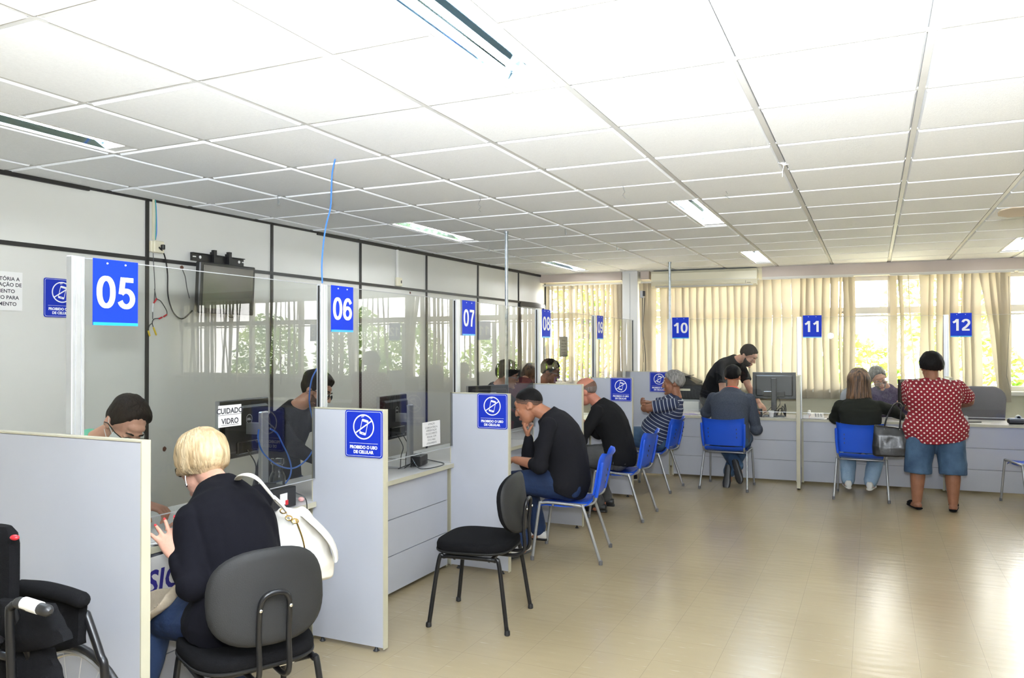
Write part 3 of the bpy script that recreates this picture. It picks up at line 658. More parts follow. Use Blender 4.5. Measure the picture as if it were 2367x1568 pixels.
for k in range(5):
    n = '%02d' % (5 + k); y0 = PY[k] + (.03 if k else .045)
    post('aluminium post beside number sign ' + n, (GXP, y0 + .012, 0), pi / 2, CT, ZG, gs=-1 if k else 1)
    y1 = PY[k + 1] - .002 if k < 4 else 9.74
    screen('clear glass screen of counter ' + n, (GXP, y0 + .045, 0), pi / 2, y1 - y0 - .05)
post('slim dark post closing the glass screen of counter 09', (GXP, 9.74, 0), pi / 2, .76, ZG, .012, .02)
for k, x in enumerate((.0, 1.52, 3.04, 4.56)):
    post('aluminium post beside number sign %d' % (10 + k), RW(x + .0, .05), RA, CT if k else 1.30, ZG, .052)
    screen('clear glass screen of counter %d' % (10 + k), RW(x + .035, .05), RA, 1.45, .83)
# steel poles up to the ceiling
for lab, p in (('galvanised steel pole rising to the ceiling behind counter 07', (-3.06, 6.54)), ('slim galvanised pole rising to the ceiling beside sign 10', (-2.315, 9.79))):
    t = thing('steel_pole', lab, 'pole', (p[0], p[1], 0), 0, 'galvanised poles to the ceiling'); z0 = CT if p[1] < 9 else 1.3
    q = mb(M_galv); q.tube([(0, 0, z0), (0, 0, CZ - .004)], .0155, M_galv, 14); q.build('tube', t)
    q = mb(M_galv); q.lathe([(.016, CZ - .03), (.020, CZ - .028), (.020, CZ - .006)], M_galv, 14); q.build('flange', t)
    q = mb(M_galv); q.lathe([(.026, z0 + .001), (.026, z0 + .006), (.017, z0 + .012)], M_galv, 14); q.build('base_plate', t)

# ---- number signs
def number_sign(num, T, extra=''):
    t = thing('number_sign', 'blue hanging sign reading ' + num + ' in white digits' + extra, 'sign', T.translation, 0, 'blue counter number signs')
    Tl = T.copy(); Tl.translation = (0, 0, 0); w, h = .205, .262
    q = mb(M_signn); q.T = Tl; q.box((w / 2, -h / 2, -.0015), (w, h, .003), M_signn); q.build('board', t, smooth=False)
    q = mb(M_lightblue); q.T = Tl; q.box((w / 2, -h + .006, .0003), (w, .012, .0006), M_lightblue); q.build('bottom_strip', t, smooth=False)
    q = mb(M_white); add_digits(q, num, .128, M_white, Tl @ Matrix.Translation((w / 2, -.130, .0012))); q.build('digits', t, smooth=False)
    q = mb(M_white); q.T = Tl
    for x in (.062, .145): q.lathe([(.004, 0), (.003, .003)], M_white, 10, c=(x, -.016, 0))
    q.build('screw', t)
    return t
for k in range(5):
    y0 = PY[k] + (.095 if k else .115)
    number_sign('%02d' % (5 + k), face_T((GXP + .022, y0, ZG - .002), (0, 1, 0), (0, 0, 1)))
for k, x in enumerate((.035, 1.56, 3.08)):
    number_sign('%d' % (10 + k), face_T(RW(x, .02, ZG + .015), (cos(RA), sin(RA), 0), (0, 0, 1)))
number_sign('13', face_T(RW(4.60, .02, ZG + .015), (cos(RA), sin(RA), 0), (0, 0, 1)), ', outside the frame')

# ---- no phone signs
def phone_sign(T, label, w=.236, h=.248):
    t = thing('no_phone_sign', label, 'sign', T.translation, 0, 'blue no-phone signs'); Tl = T.copy(); Tl.translation = (0, 0, 0); c = Tl @ Matrix.Translation((w / 2, -h / 2, 0))
    q = mb(M_sign); q.prism(rrect(w, h, .014), .003, M_sign, T=c); q.build('board', t, smooth=False)
    q = mb(M_white); o, i = rrect(w - .012, h - .012, .011), rrect(w - .0155, h - .0155, .010); n = len(o); z = .0034
    q.add([V((x, y, z)) for x, y in o] + [V((x, y, z)) for x, y in i], [(k, (k + 1) % n, n + (k + 1) % n, n + k) for k in range(n)], M_white, c)
    q.box((0, -.050, z), (w - .055, .0016, .0004), M_white, c); q.build('border_line', t, smooth=False)
    q = mb(M_white); ro, ri, cy, n = .067, .060, .037, 40
    q.add([V((r_ * cos(2 * pi * k / n), cy + r_ * sin(2 * pi * k / n), z)) for r_ in (ro, ri) for k in range(n)], [(k, (k + 1) % n, n + (k + 1) % n, n + k) for k in range(n)], M_white, c)
    q.box((0, 0, 0), (2 * ri, .007, .0004), M_white, c @ Matrix.Translation((0, cy, z + .0003)) @ Matrix.Rotation(rad(33), 4, 'Z'))
    q.build('prohibition_ring', t, smooth=False)
    q = mb(M_white); tp = c @ Matrix.Translation((.002, cy - .001, z)) @ Matrix.Rotation(rad(-13), 4, 'Z'); a, b = rrect(.042, .082, .006), rrect(.035, .056, .001)
    m_ = len(a); q.add([V((x, y, 0)) for x, y in a] + [V((x, y, 0)) for x, y in b], [(k, (k + 1) % m_, m_ + (k + 1) % m_, m_ + k) for k in range(m_)], M_white, tp)
    q.box((0, -.034, .0003), (.012, .003, .0002), M_sign, tp)
    for r_ in (.006, .011):
        arc = [(-.016 + r_ * cos(rad(d)), .047 + r_ * sin(rad(d)), .0) for d in range(60, 181, 30)]; q.tube(arc, .0012, M_white, 4, T=tp)
    q.build('phone_symbol', t, smooth=False)
    q = mb(M_white); add_text(q, 'PROIBIDO O USO', .0225, M_white, c @ Matrix.Translation((0, -.071, z)), .0011, .98); add_text(q, 'DE CELULAR', .0225, M_white, c @ Matrix.Translation((0, -.096, z)), .0011, .98); q.build('lettering', t, smooth=False)
    return t
phone_sign(face_T((-2.572, PY[1] - .0225, 1.268), (1, 0, 0), (0, 0, 1)), 'blue no-phone sign on the partition right of counter 05')
phone_sign(face_T((-2.574, PY[2] - .0225, 1.272), (1, 0, 0), (0, 0, 1)), 'blue no-phone sign on the partition beside the man in the black sweater')
phone_sign(face_T((-2.574, PY[4] - .0225, 1.272), (1, 0, 0), (0, 0, 1)), 'blue no-phone sign on the partition behind the bald man')
phone_sign(face_T(RW(-.235, -.044, 1.292), (cos(RA), sin(RA), 0), (0, 0, 1)), 'blue no-phone sign partly hidden by the striped-shirt man')
phone_sign(face_T(lw(3.252, 2.047, .004), (-.038, -1, 0) if False else (.038, 1, 0), (0, 0, 1)), 'blue no-phone sign on the left wall, cut by the post of sign 05')

# ---- paper notices
def notice(T, lines, size, w, h, label, lead=1.35, bold=.0, under=False, cw=1.0, name='paper_notice'):
    t = thing(name, label, 'notice', T.translation); Tl = T.copy(); Tl.translation = (0, 0, 0); c = Tl @ Matrix.Translation((w / 2, -h / 2, 0))
    q = mb(M_paper); q.box((0, 0, 0), (w, h, .0008), M_paper, T=c); q.build('sheet', t, smooth=False)
    q = mb(M_ink); n = len(lines)
    for k, s in enumerate(lines):
        y = ((n - 1) / 2 - k) * size * lead; add_text(q, s, size, M_ink, c @ Matrix.Translation((0, y, .0008)), bold, cw)
        if under: q.box((0, y - size * .52, .0008), (len(s) * size * .62 * cw, size * .06, .0002), M_ink, c)
    q.build('lettering', t, smooth=False); return t
notice(face_T(lw(2.83, 2.065, .004), (.038, 1, 0), (0, 0, 1)), ['É OBRIGATÓRIA A', 'APRESENTAÇÃO DE', 'DOCUMENTO', 'COM FOTO PARA', 'ATENDIMENTO'], .031, .29, .235, 'white typed notice on the left wall, cut by the frame edge', 1.25, .0006)
_a = at(503, 939, X=GXP); _b = at(556, 983, X=GXP)
notice(face_T((GXP + .004, _a.y, _a.z), (0, 1, 0), (0, 0, 1)), ['CUIDADO', 'VIDRO'], .036, _b.y - _a.y, _a.z - _b.z, 'white notice CUIDADO VIDRO taped to the glass above the blonde head', 1.35, .0012, True)
_a = at(975, 978, X=GXP); _b = at(1016, 1042, X=GXP)
notice(face_T((GXP + .004, _a.y, _a.z), (0, 1, 0), (0, -.02, 1)), ['ATENÇÃO', 'É OBRIGATÓRIO A', 'APRESENTAÇÃO', 'DE DOCUMENTO', 'PESSOAL COM', 'FOTO PARA', 'ATENDIMENTO'], .019, _b.y - _a.y, .165, 'white typed notice low on the glass of counter 06', 1.15)
_a = at(899, 708, X=GXP); _b = at(928, 765, X=GXP)
_a = at(1294, 778, X=GXP)
notice(face_T((GXP - .004, _a.y, _a.z), (0, 1, 0), (0, 0, 1)), ['ATENÇÃO', 'É OBRIGATÓRIO', 'APRESENTAR', 'DOCUMENTO', 'COM FOTO'], .022, .23, .20, 'backlit notice taped to the glass behind sign 08', 1.35)
# poster on the front of counter 05
_a = at(342, 1300, X=GXP + .05)
t = thing('counter_poster', 'white poster with dark blue letters on the front of counter 05', 'poster', (GXP + .006 + .0, 2.3, 0))
q = mb(M_paper); q.box((.014, .25, .62), (.002, .62, .20), M_paper); q.build('sheet', t, smooth=False)
q = mb(M_inkblue); add_text(q, 'SIC', .135, M_inkblue, Matrix.Translation((.0155, .140, .615)) @ face_T((0, 0, 0), (0, 1, 0), (0, 0, 1)), .003, .95, .15); q.build('lettering', t, smooth=False)

# ---- things fixed on the left wall
t = thing('wall_outlet', 'cream outlet box with black plug high on the left wall', 'outlet', lw(4.07, 2.33, .012), -.038 + 0)
q = mb(M_cream_pl); q.box((.018, 0, 0), (.036, .085, .085), M_cream_pl, bev=.005); q.box((.012, -.05, 0), (.024, .02, .078), M_cream_pl, bev=.003); q.build('box', t, smooth=False)
q = mb(M_black); q.box((.046, .02, 0), (.03, .022, .036), M_black, bev=.004); q.build('plug', t, smooth=False)
t = thing('conduit', 'pale cable channel with blue and green wires up to the ceiling', 'conduit', lw(4.045, 0, .008))
q = mb(M_cream_pl); q.box((.004, 0, 2.525), (.010, .016, .29), M_cream_pl); q.build('channel', t, smooth=False)
q = mb(M_cableb); q.tube(smooth_path([(.012, .012, 2.67), (.016, .016, 2.6), (.014, .022, 2.45), (.014, .012, 2.38)]), .0028, M_cableb, 6); q.build('blue_wire', t)
M_green = P('green_wire', (.03, .35, .22), .4)
q = mb(M_green); q.tube(smooth_path([(.015, .008, 2.67), (.018, .012, 2.55), (.016, .010, 2.38)]), .0028, M_green, 6); q.build('green_wire', t)
t = thing('wall_outlet', 'small cream outlet box under a white conduit above counter 06', 'outlet', lw(7.06, 2.30, .012), -.038)
q = mb(M_cream_pl); q.box((.018, 0, 0), (.036, .085, .09), M_cream_pl, bev=.005); q.box((.037, .02, 0), (.004, .014, .03), M_black); q.build('box', t, smooth=False)
q = mb(M_whitepl); q.box((.008, -.01, .19), (.016, .022, .30), M_whitepl); q.build('conduit_channel', t, smooth=False)
t = thing('wall_television', 'small black television tilted on a bracket, high on the left wall', 'television', lw(4.645, 2.06, .015), -.038)
q = mb(M_blackmet); Tt = Matrix.Translation((.075, 0, 0)) @ Matrix.Rotation(rad(3), 4, 'Y')
q.box((0, 0, 0), (.05, .56, .39), M_black, Tt, bev=.008); q.box((-.035, 0, 0), (.03, .40, .26), M_black, Tt, bev=.01); q.build('cabinet', t, smooth=False)
q = mb(M_screen); q.box((.0265, .002, .008), (.002, .50, .325), M_screen, Tt); q.build('screen', t, smooth=False)
q = mb(M_blackmet); q.box((.01, -.02, .235), (.014, .52, .062), M_blackmet); q.box((.022, -.02, .262), (.024, .52, .006), M_blackmet)
for y in (-.08, .07): q.box((.035, y, .20), (.03, .028, .20), M_blackmet); q.box((.02, y, .275), (.03, .03, .02), M_blackmet)
q.build('bracket', t, smooth=False)
for y in (-.20, .19):
    q = mb(M_whitepl); q.ell((.019, y, .235), (.004, .012, .012), M_whitepl); q.box((.019, y - .055 if y < 0 else y + .045, .235), (.003, .03, .008), M_whitepl); q.build('screw_hole', t, smooth=False)
def wire(name, label, cat, pts, r=.004, m=M_cablek, k=6, n=6):
    q = mb(m); q.tube(smooth_path(pts, k), r, m, n); return tag(q.build(name), label, cat)
def lwa(px, py, off=.012):
    y = 4.5
    for _ in range(6): y = at(px, py, X=WX(y) + off).y
    p = at(px, py, X=WX(y) + off); return p
wire('power_cable', 'black power cable looping from the wall outlet to the television', 'cable', [lwa(368, 572, .06), lwa(380, 590, .03), lwa(387, 630), lwa(388, 680), lwa(397, 715), lwa(410, 733, .02), lwa(425, 736, .02), lwa(445, 718, .06)], .0055)
t = thing('video_cable', 'hanging black video leads with red, white and yellow plugs', 'cable', (0, 0, 0))
q = mb(M_cablek)
for pts in ([(354, 585), (355, 610), (357, 640), (358, 668), (356, 700), (354, 712)], [(357, 668), (361, 690), (361, 692)], [(363, 692), (372, 697), (384, 716), (386, 725), (384, 729)], [(368, 736), (356, 738), (352, 746), (354, 756)], [(353, 712), (353, 738)], [(352, 748), (346, 752), (343, 762), (343, 768)]):
    q.tube(smooth_path([lwa(*p) for p in pts]), .0030, M_cablek, 5)
q.build('lead', t)
for a, b, m_ in (((362, 691), (356, 700), M_red), ((385, 728), (379, 732), M_red), ((374, 734), (368, 737), M_red), ((354, 703), (353, 712), M_white), ((353, 714), (353, 720), M_white), ((355, 758), (361, 774), M_yellow), ((343, 766), (346, 776), M_yellow)):
    q = mb(m_); q.tube([lwa(*a, .016), lwa(*b, .016)], .0062, m_, 8, ends=True); q.build('plug', t)
M_hole = P('torn_hole', (.16, .07, .045), .95, bump=.6, bscale=200)
for (px, py, lab) in ((420, 619, 'small broken hole in the left wall beside the television'), (380, 1038, 'small broken hole low in the left wall, left of the blonde woman'), (948, 677, 'tiny rusty mark on the left wall above counter 06')):
    p = lwa(px, py, .001); q = mb(M_hole); r = random.Random(px); s = .014 if px != 948 else .012
    q.loft([[p + V((h_, s * k_ * r.uniform(.8, 1.2) * cos(2 * pi * j / 12), s * k_ * r.uniform(.8, 1.2) * sin(2 * pi * j / 12))) for j in range(12)] for h_, k_ in ((0, 1.2), (.003, 1.0), (.001, .5))], M_hole); tag(q.build('wall_hole'), lab, 'hole')
wire('thin_cable', 'thin black lead from the broken hole behind the television', 'cable', [lwa(421, 622, .01), lwa(428, 640), lwa(432, 665), lwa(438, 690, .03)], .003)
wire('thin_cable', 'short curl of cable under the television', 'cable', [lwa(522, 722, .05), lwa(530, 733, .05), lwa(540, 733, .05), lwa(545, 722, .05)], .003)

# ---- blue network cable
GA = lambda px, py, off=-.03: at(px, py, X=GXP + off)
q = mb(M_cableb); q.tube(smooth_path([at(775, 366, Z=CZ - .004), GA(768, 400, 0), GA(766, 440, 0), GA(764, 480, 0), GA(754, 520, 0), GA(748, 560, 0), GA(744, 610, 0), GA(745, 655, .01)]), .0042, M_cableb, 7)
tag(q.build('network_cable'), 'blue network cable dropping from the ceiling to the post of sign 06', 'cable')
q = mb(M_cableb); q.tube(smooth_path([GA(733, 852), GA(720, 880), GA(715, 925), GA(722, 965), GA(733, 1000), GA(732, 1020), GA(715, 1055), GA(690, 1078), GA(665, 1083), GA(635, 1072), GA(607, 1045), GA(597, 1015), GA(598, 993)]), .0042, M_cableb, 7)
q.tube(smooth_path([GA(625, 992), GA(640, 1002), GA(652, 1025), GA(665, 1052), GA(673, 1080), GA(670, 1102), GA(660, 1118, -.05)]), .0042, M_cableb, 7)
tag(q.build('network_cable'), 'blue network cable looping behind the glass of counter 05', 'cable')
_h = at(775, 366, Z=CZ - .006); q = mb(M_greypl); q.box(_h + V((.02, 0, 0)), (.05, .012, .003), M_greypl); tag(q.build('cable_slot', smooth=False), 'small slot in the ceiling where the blue cable comes out', 'slot')

# ---- monitors
def monitor(label, loc, rz, z0=CT, w=.51, h=.30, rise=.17, logo=True, tilt=0, dark_stand=False, col_y=.075):
    """screen faces local -y; back and stand column face local +y"""
    t = thing('monitor', label, 'monitor', (loc[0], loc[1], z0), rz, 'computer monitors on the counters')
    T2 = Matrix.Translation((0, 0, rise + h / 2)) @ Matrix.Rotation(tilt, 4, 'Y'); ms = M_black if dark_stand else M_silver
    q = mb(M_black); q.box((0, 0, 0), (w, .022, h), M_black, T2, bev=.004); q.box((0, .022, 0), (w * .86, .03, h * .80), M_black, T2, bev=.012); q.box((0, .040, -h * .32), (w * .5, .02, h * .22), M_blackgloss, T2, bev=.006); q.build('casing', t, smooth=False)
    q = mb(M_screen); q.box((0, -.0115, .003), (w - .03, .002, h - .035), M_screen, T2); q.build('screen', t, smooth=False)
    q = mb(ms); q.box((0, .0, 0), (w + .004, .006, .005), ms, T2 @ Matrix.Translation((0, -.006, h / 2))); q.box((w / 2, 0, 0), (.005, .024, h), ms, T2); q.build('rim', t, smooth=False)
    q = mb(ms); q.box((0, col_y, (rise + h * .78) / 2 + .006), (.062, .028, rise + h * .78), ms, bev=.006); q.box((0, (.03 + col_y) / 2, rise + h * .5), (.05, col_y - .02, .06), ms); q.build('stand_column', t, smooth=False)
    q = mb(ms); q.box((0, .045, .007), (.25, .20, .014), ms, bev=.005); q.build('stand_base', t, smooth=False)
    if logo:
        q = mb(M_white); c = face_T((0, .0385, rise + h * .66), (-1, 0, 0), (0, 0, 1)); n = 28
        q.add([V((r_ * cos(2 * pi * k / n), r_ * sin(2 * pi * k / n), 0)) for r_ in (.026, .0235) for k in range(n)], [(k, (k + 1) % n, n + (k + 1) % n, n + k) for k in range(n)], M_white, c)
        add_text(q, 'DELL', .017, M_white, c, .0006, .95); q.build('logo', t, smooth=False)
    q = mb(M_cablek)
    for dx in (-.05, .03): q.tube(smooth_path([(dx, .05, rise + .04), (dx - .02, .09, rise - .05), (dx + .03, .10, .08), (dx + .12, .14, .012)]), .0035, M_cablek, 6)
    q.build('cable', t)
    return t
# position the left-row monitors so that their backs face the customers, turned towards the staff side
monitor('black monitor seen from behind on counter 05, next to the blonde head', (-3.12, 3.28), rad(-84), CT, .42, .31, .25, col_y=.13)
monitor('black monitor on counter 06 behind the glass, silver stand in front', (-3.12, 4.74), rad(-84), CT, .42, .31, .19, col_y=.14)
monitor('black monitor just showing over the partition at counter 07', (-3.05, 6.13), rad(-90 - 25), CT, .45, .29, .22, logo=False)
_p = at(1790, 950, Y=10.05); monitor('large black monitor seen from behind on counter 10', (_p.x, 10.05), rad(180 + 3), CT, .50, .32, .21, logo=False, dark_stand=True)
_p = at(2105, 950, Y=10.1); monitor('black monitor edge-on between the grey-haired clerk and the standing woman', (_p.x, 10.1), rad(180 + 58), CT, .47, .31, .16, logo=False, dark_stand=True)

# tall silver stand arms standing just behind the glass (their screens turned away)
def desk_pc(label, c, size, rz, sticker=True):
    t = thing('mini_computer', label, 'computer', c, rz); q = mb(M_black); q.box((0, 0, size[2] / 2 + .004), size, M_black, bev=.004)
    for k in range(5): q.box((size[0] / 2 + .0005, -.03 + .015 * k, size[2] * .3), (.001, .004, .03), M_strip)
    q.build('case', t, smooth=False)
    if sticker:
        q = mb(M_paper); q.box((size[0] * .5 + .0008, size[1] * .20, size[2] * .52), (.0012, .055, size[2] * .55), M_paper); q.build('label_sticker', t, smooth=False)
        q = mb(M_red); q.box((size[0] * .5 + .0014, size[1] * .27, size[2] * .32), (.0012, .022, .025), M_red); q.build('red_sticker', t, smooth=False)
    for p in ((-.08, -.1), (.08, .1)): pass
    return t
desk_pc('small black computer lying on counter 05 under the glass edge', (-2.885, 3.15, CT), (.20, .33, .105), 0)
desk_pc('black power supply box among cables on counter 06', (-2.96, 4.82, CT), (.10, .16, .07), .2, False)
wire('black_lead', 'pair of thin black leads hanging off counter 05', 'cable', [(-2.80, 3.325, .83), (-2.75, 3.345, .80), (-2.745, 3.35, .72), (-2.75, 3.31, .66)], .0028)
wire('black_lead', 'thin black cable curling on the front of counter 06', 'cable', [(-2.97, 4.75, .83), (-2.86, 4.66, .775), (-2.80, 4.66, .768), (-2.775, 4.80, .767), (-2.80, 4.92, .768), (-2.88, 4.93, .78), (-2.95, 4.88, .80)], .0032)
for k in range(4):
    wire('black_lead', 'tangled black leads beside the monitor stand on counter 06', 'cable', [(-2.98 + .02 * k, 4.60 + .05 * k, .765), (-2.93, 4.72 + .03 * k, .80 + .01 * k), (-2.97, 4.82 + .02 * k, .84), (-3.05, 4.9, .78)], .0032)['group'] = 'tangled leads on counter 06'
wire('black_lead', 'thick black cable arching from the monitor to the black box', 'cable', [(-2.98, 2.92, .98), (-2.93, 2.98, .90), (-2.90, 3.05, .885), (-2.90, 3.2, .89), (-2.92, 3.31, .872)], .0045)
# jar, pens, hook on counter 05
t = thing('glass_jar', 'clear glass jar behind the glass of counter 05', 'jar', (-2.97, 3.38, CT)); q = mb(M_jar); q.lathe([(.001, .003), (.040, .003), (.043, .02), (.043, .13), (.034, .155), (.028, .165), (.028, .20), (.034, .205), (.034, .235), (.001, .237)], M_jar, 24); q.build('body', t)
q = mb(M_whitepl); q.lathe([(.031, .206), (.035, .208), (.035, .236), (.0, .238)], M_jar, 24); q.build('lid', t)
for k, (m_, lab) in enumerate(((M_inkblue, 'blue pen'), (M_red, 'red marker'), (M_lightblue, 'light blue highlighter'))):
    q = mb(m_); q.tube([(-3.02 + .02 * k, 3.12, CT + .009 ), (-2.99 + .02 * k, 3.25, CT + .009)], .007, m_, 8, ends=True); tag(q.build('pen'), lab + ' lying behind the black box on counter 05', 'pen', 'pens on counter 05')
M_pink = P('pink_eraser', (.75, .40, .38), .7)
q = mb(M_pink); q.ell((-2.84, 3.42, CT + .014), (.018, .014, .013), M_pink); tag(q.build('eraser'), 'small pink knob beside the post on counter 05', 'eraser')
# papers and folders under the blonde woman's hand
M_speck = P('speckled_sheet', (.46, .48, .47), .35, vcol=(.62, .63, .62), vscale=180)
def sheet(label, c, w, h, rz, m, name='paper_sheet', curl=.0, cat='paper', th=.0015, grp=None):
    q = mb(m); q.T = Matrix.Translation(c) @ Matrix.Rotation(rz, 4, 'Z'); n = 8; vs_ = []
    for z_ in (0, th):
        for i in range(n + 1):
            for j in range(2): f = i / n - .5; vs_.append(V((f * w, (j - .5) * h, z_ + curl * (2 * f) ** 2 + .001)))
    k = 2 * (n + 1); fs = []
    for i in range(n): a = 2 * i; fs += [(a, a + 1, a + 3, a + 2), (k + a, k + a + 2, k + a + 3, k + a + 1), (a, a + 2, k + a + 2, k + a), (a + 1, k + a + 1, k + a + 3, a + 3)]
    fs += [(0, k, k + 1, 1), (2 * n, 2 * n + 1, k + 2 * n + 1, k + 2 * n)]; q.add(vs_, fs, m); return tag(q.build(name, smooth=False), label, cat, grp)
sheet('large speckled grey desk cover at counter 05 before the clerk', (-3.09, 2.72, CT), .52, .70, .1, M_speck, 'desk_cover', .0, 'desk cover')
for k, (dx, dy, a, m_, lab) in enumerate(((0, 0, .2, M_paper, 'bottom white sheet of the papers under the red-nailed hand'), (.01, .02, -.1, M_inkblue, 'blue folder edge between the papers on counter 05'), (-.02, .0, .5, M_paper, 'white sheet on the blue folder on counter 05'), (.0, .03, .05, M_speck, 'speckled folder on top of the papers on counter 05'))):
    sheet(lab, (-2.90 + dx, 2.48 + dy, CT + .002 + .003 * k), .21, .30, a, m_)

# ---- things on the right row counters
def atr(px, py, y=9.85): return at(px, py, Y=y)
p = atr(1590, 945, 9.9)
M_purple = P('lilac_paper', (.42, .38, .68), .8)
for k in range(3): sheet(['lilac slip nearest sign 10 on counter 10', 'lilac slip lying across the others on counter 10', 'white sheet with lilac print on counter 10'][k], (p.x + .07 * k, 9.86 + .04 * k, CT + .002 * k), .10, .15, .3 * k, (M_purple, M_purple, M_paper)[k])
p = atr(1783, 948, 9.86); q = mb(M_whitepl); q.lathe([(.024, CT + .001), (.033, CT + .08), (.030, CT + .08), (.022, CT + .006)], M_whitepl, 16, c=(p.x, p.y, 0)); tag(q.build('plastic_cup'), 'white plastic cup on counter 10, left of the monitor', 'cup')
p = atr(1757, 950, 9.86); q = mb(M_black); q.box((p.x, p.y, CT + .05), (.05, .05, .10), M_black, bev=.006); tag(q.build('card_reader', smooth=False), 'small black reader standing on counter 10 beside the cup', 'card reader')
p = atr(1785, 950, 9.95)
for k in range(4): wire('black_lead', 'tangle of leads under the monitor on counter 10', 'cable', [(p.x + .05 * k, 9.95, CT + .005), (p.x + .05 + .03 * k, 10.0, CT + .06 + .03 * k), (p.x + .1 + .02 * k, 9.93, CT + .10), (p.x + .15, 9.98, CT + .005)], .005)['group'] = 'leads on counter 10'
t = thing('desk_phone', 'pale calculator-like desk phone on counter 11', 'phone', (atr(1885, 955).x, 9.87, CT), .1); q = mb(M_whitepl)
q.loft([[V((x, y, z)) for x, y, z in ((-.09, s, .004), (.09, s, .004), (.09, s, h), (-.09, s, h))] for s, h in ((-.07, .02), (.07, .065))], M_whitepl); q.build('body', t, smooth=False)
q = mb(M_whitepl); q.tube([(-.07, -.06, .05), (-.07, 0, .065), (-.07, .06, .08)], .017, M_whitepl, 10, ends=True); q.build('handset', t)
q = mb(M_greypl)
for i in range(3):
    for j in range(4): q.box((.0 + .03 * i, -.045 + .024 * j, .030 + .0077 * j), (.018, .014, .006), M_greypl)
q.build('keypad', t, smooth=False)
p = atr(1864, 955); q = mb(M_pink); q.box((p.x, 9.81, CT + .025), (.07, .05, .048), M_paper, bev=.004); q.box((p.x + .036, 9.81, CT + .025), (.003, .05, .044), M_pink); tag(q.build('note_block', smooth=False), 'block of white and pink notes beside the post of sign 11', 'note block')
p = atr(1915, 962); sheet('white papers on counter 11 beside the seated woman', (p.x, 9.87, CT), .18, .13, .2, M_paper); q = mb(M_black); q.box((p.x + .02, 9.80, CT + .010), (.07, .035, .012), M_black, bev=.003); tag(q.build('mobile_phone', smooth=False), 'small black object at the edge of counter 11', 'phone')
p = atr(2252, 955); wire('pen', 'black pen lying on counter 12', 'pen', [(p.x - .09, 9.93, CT + .012), (p.x + .08, 9.98, CT + .012)], .006, M_black)
sheet('grey sheet on counter 12 right of the standing woman', (p.x + .09, 9.99, CT), .16, .10, 0, M_paper)
p = atr(2345, 960, 9.95)
t = thing('tape_dispenser', 'black tape dispenser at the right end of counter 12', 'tape dispenser', (p.x + .02, 9.98, CT)); q = mb(M_black); q.box((0, 0, .035), (.17, .07, .066), M_black, bev=.02); q.build('body', t, smooth=False); q = mb(M_whitepl); q.lathe([(.032, -.02), (.032, .02), (.02, .02), (.02, -.02)], M_whitepl, 16, T=Matrix.Translation((.02, 0, .07)) @ Matrix.Rotation(pi / 2, 4, 'X')); q.build('tape_roll', t)
p = atr(2225, 955, 9.95); q = mb(M_greypl); q.box((p.x, 9.95, CT + .04), (.10, .09, .075), M_greypl, bev=.008); tag(q.build('stamp_pad', smooth=False), 'grey box on counter 12 next to the dotted blouse', 'box')
p = at(2145, 950, Y=10.05); t = thing('desk_monitor_screen', 'pale document holder standing behind the edge-on monitor', 'document holder', (p.x - .02, 10.22, CT), RA); q = mb(M_whitepl); q.box((0, 0, .27), (.30, .02, .32), M_whitepl, bev=.004); q.box((0, .03, .01), (.2, .14, .016), M_whitepl); q.box((0, .02, .08), (.04, .02, .14), M_whitepl); q.build('board', t, smooth=False)
q = mb(M_paper); q.box((0, -.0115, .28), (.25, .002, .25), M_paper); q.box((0, -.013, .33), (.2, .001, .02), M_greypl); q.box((0, -.013, .28), (.2, .001, .02), M_greypl); q.build('sheet', t, smooth=False)

# office copier behind counter 10
p = at(1590, 950, Y=10.68)
t = thing('office_copier', 'black and grey copier standing behind counter 10', 'copier', (p.x - .04, 10.72, 0), 0)
q = mb(M_greypl); q.box((0, 0, .46), (.50, .50, .90), M_greypl, bev=.01); q.build('cabinet', t, smooth=False)
q = mb(M_black); q.box((0, 0, 1.01), (.56, .52, .20), M_black, bev=.015); q.build('scanner', t, smooth=False)
q = mb(M_black); q.loft([[V((x, y, z)) for y, z in ((-.22, 1.11), (.22, 1.11), (.22, h), (-.10, h))] for x, h in ((-.24, 1.17), (-.05, 1.25), (.2, 1.14))], M_black); q.build('document_feeder', t, smooth=False)
q = mb(M_blackgloss); q.box((.12, -.05, 1.20), (.26, .20, .012), M_black, T=Matrix.Rotation(-.12, 4, 'Y')); q.build('paper_tray', t, smooth=False)
q = mb(M_cream_pl); q.box((.0, -.262, 1.035), (.24, .004, .028), M_cream_pl); q.build('label_plate', t, smooth=False)
for z in (.3, .55, .78):
    q = mb(M_whitepl); q.box((0, -.253, z), (.46, .008, .20), M_whitepl, bev=.003); q.build('drawer', t, smooth=False)

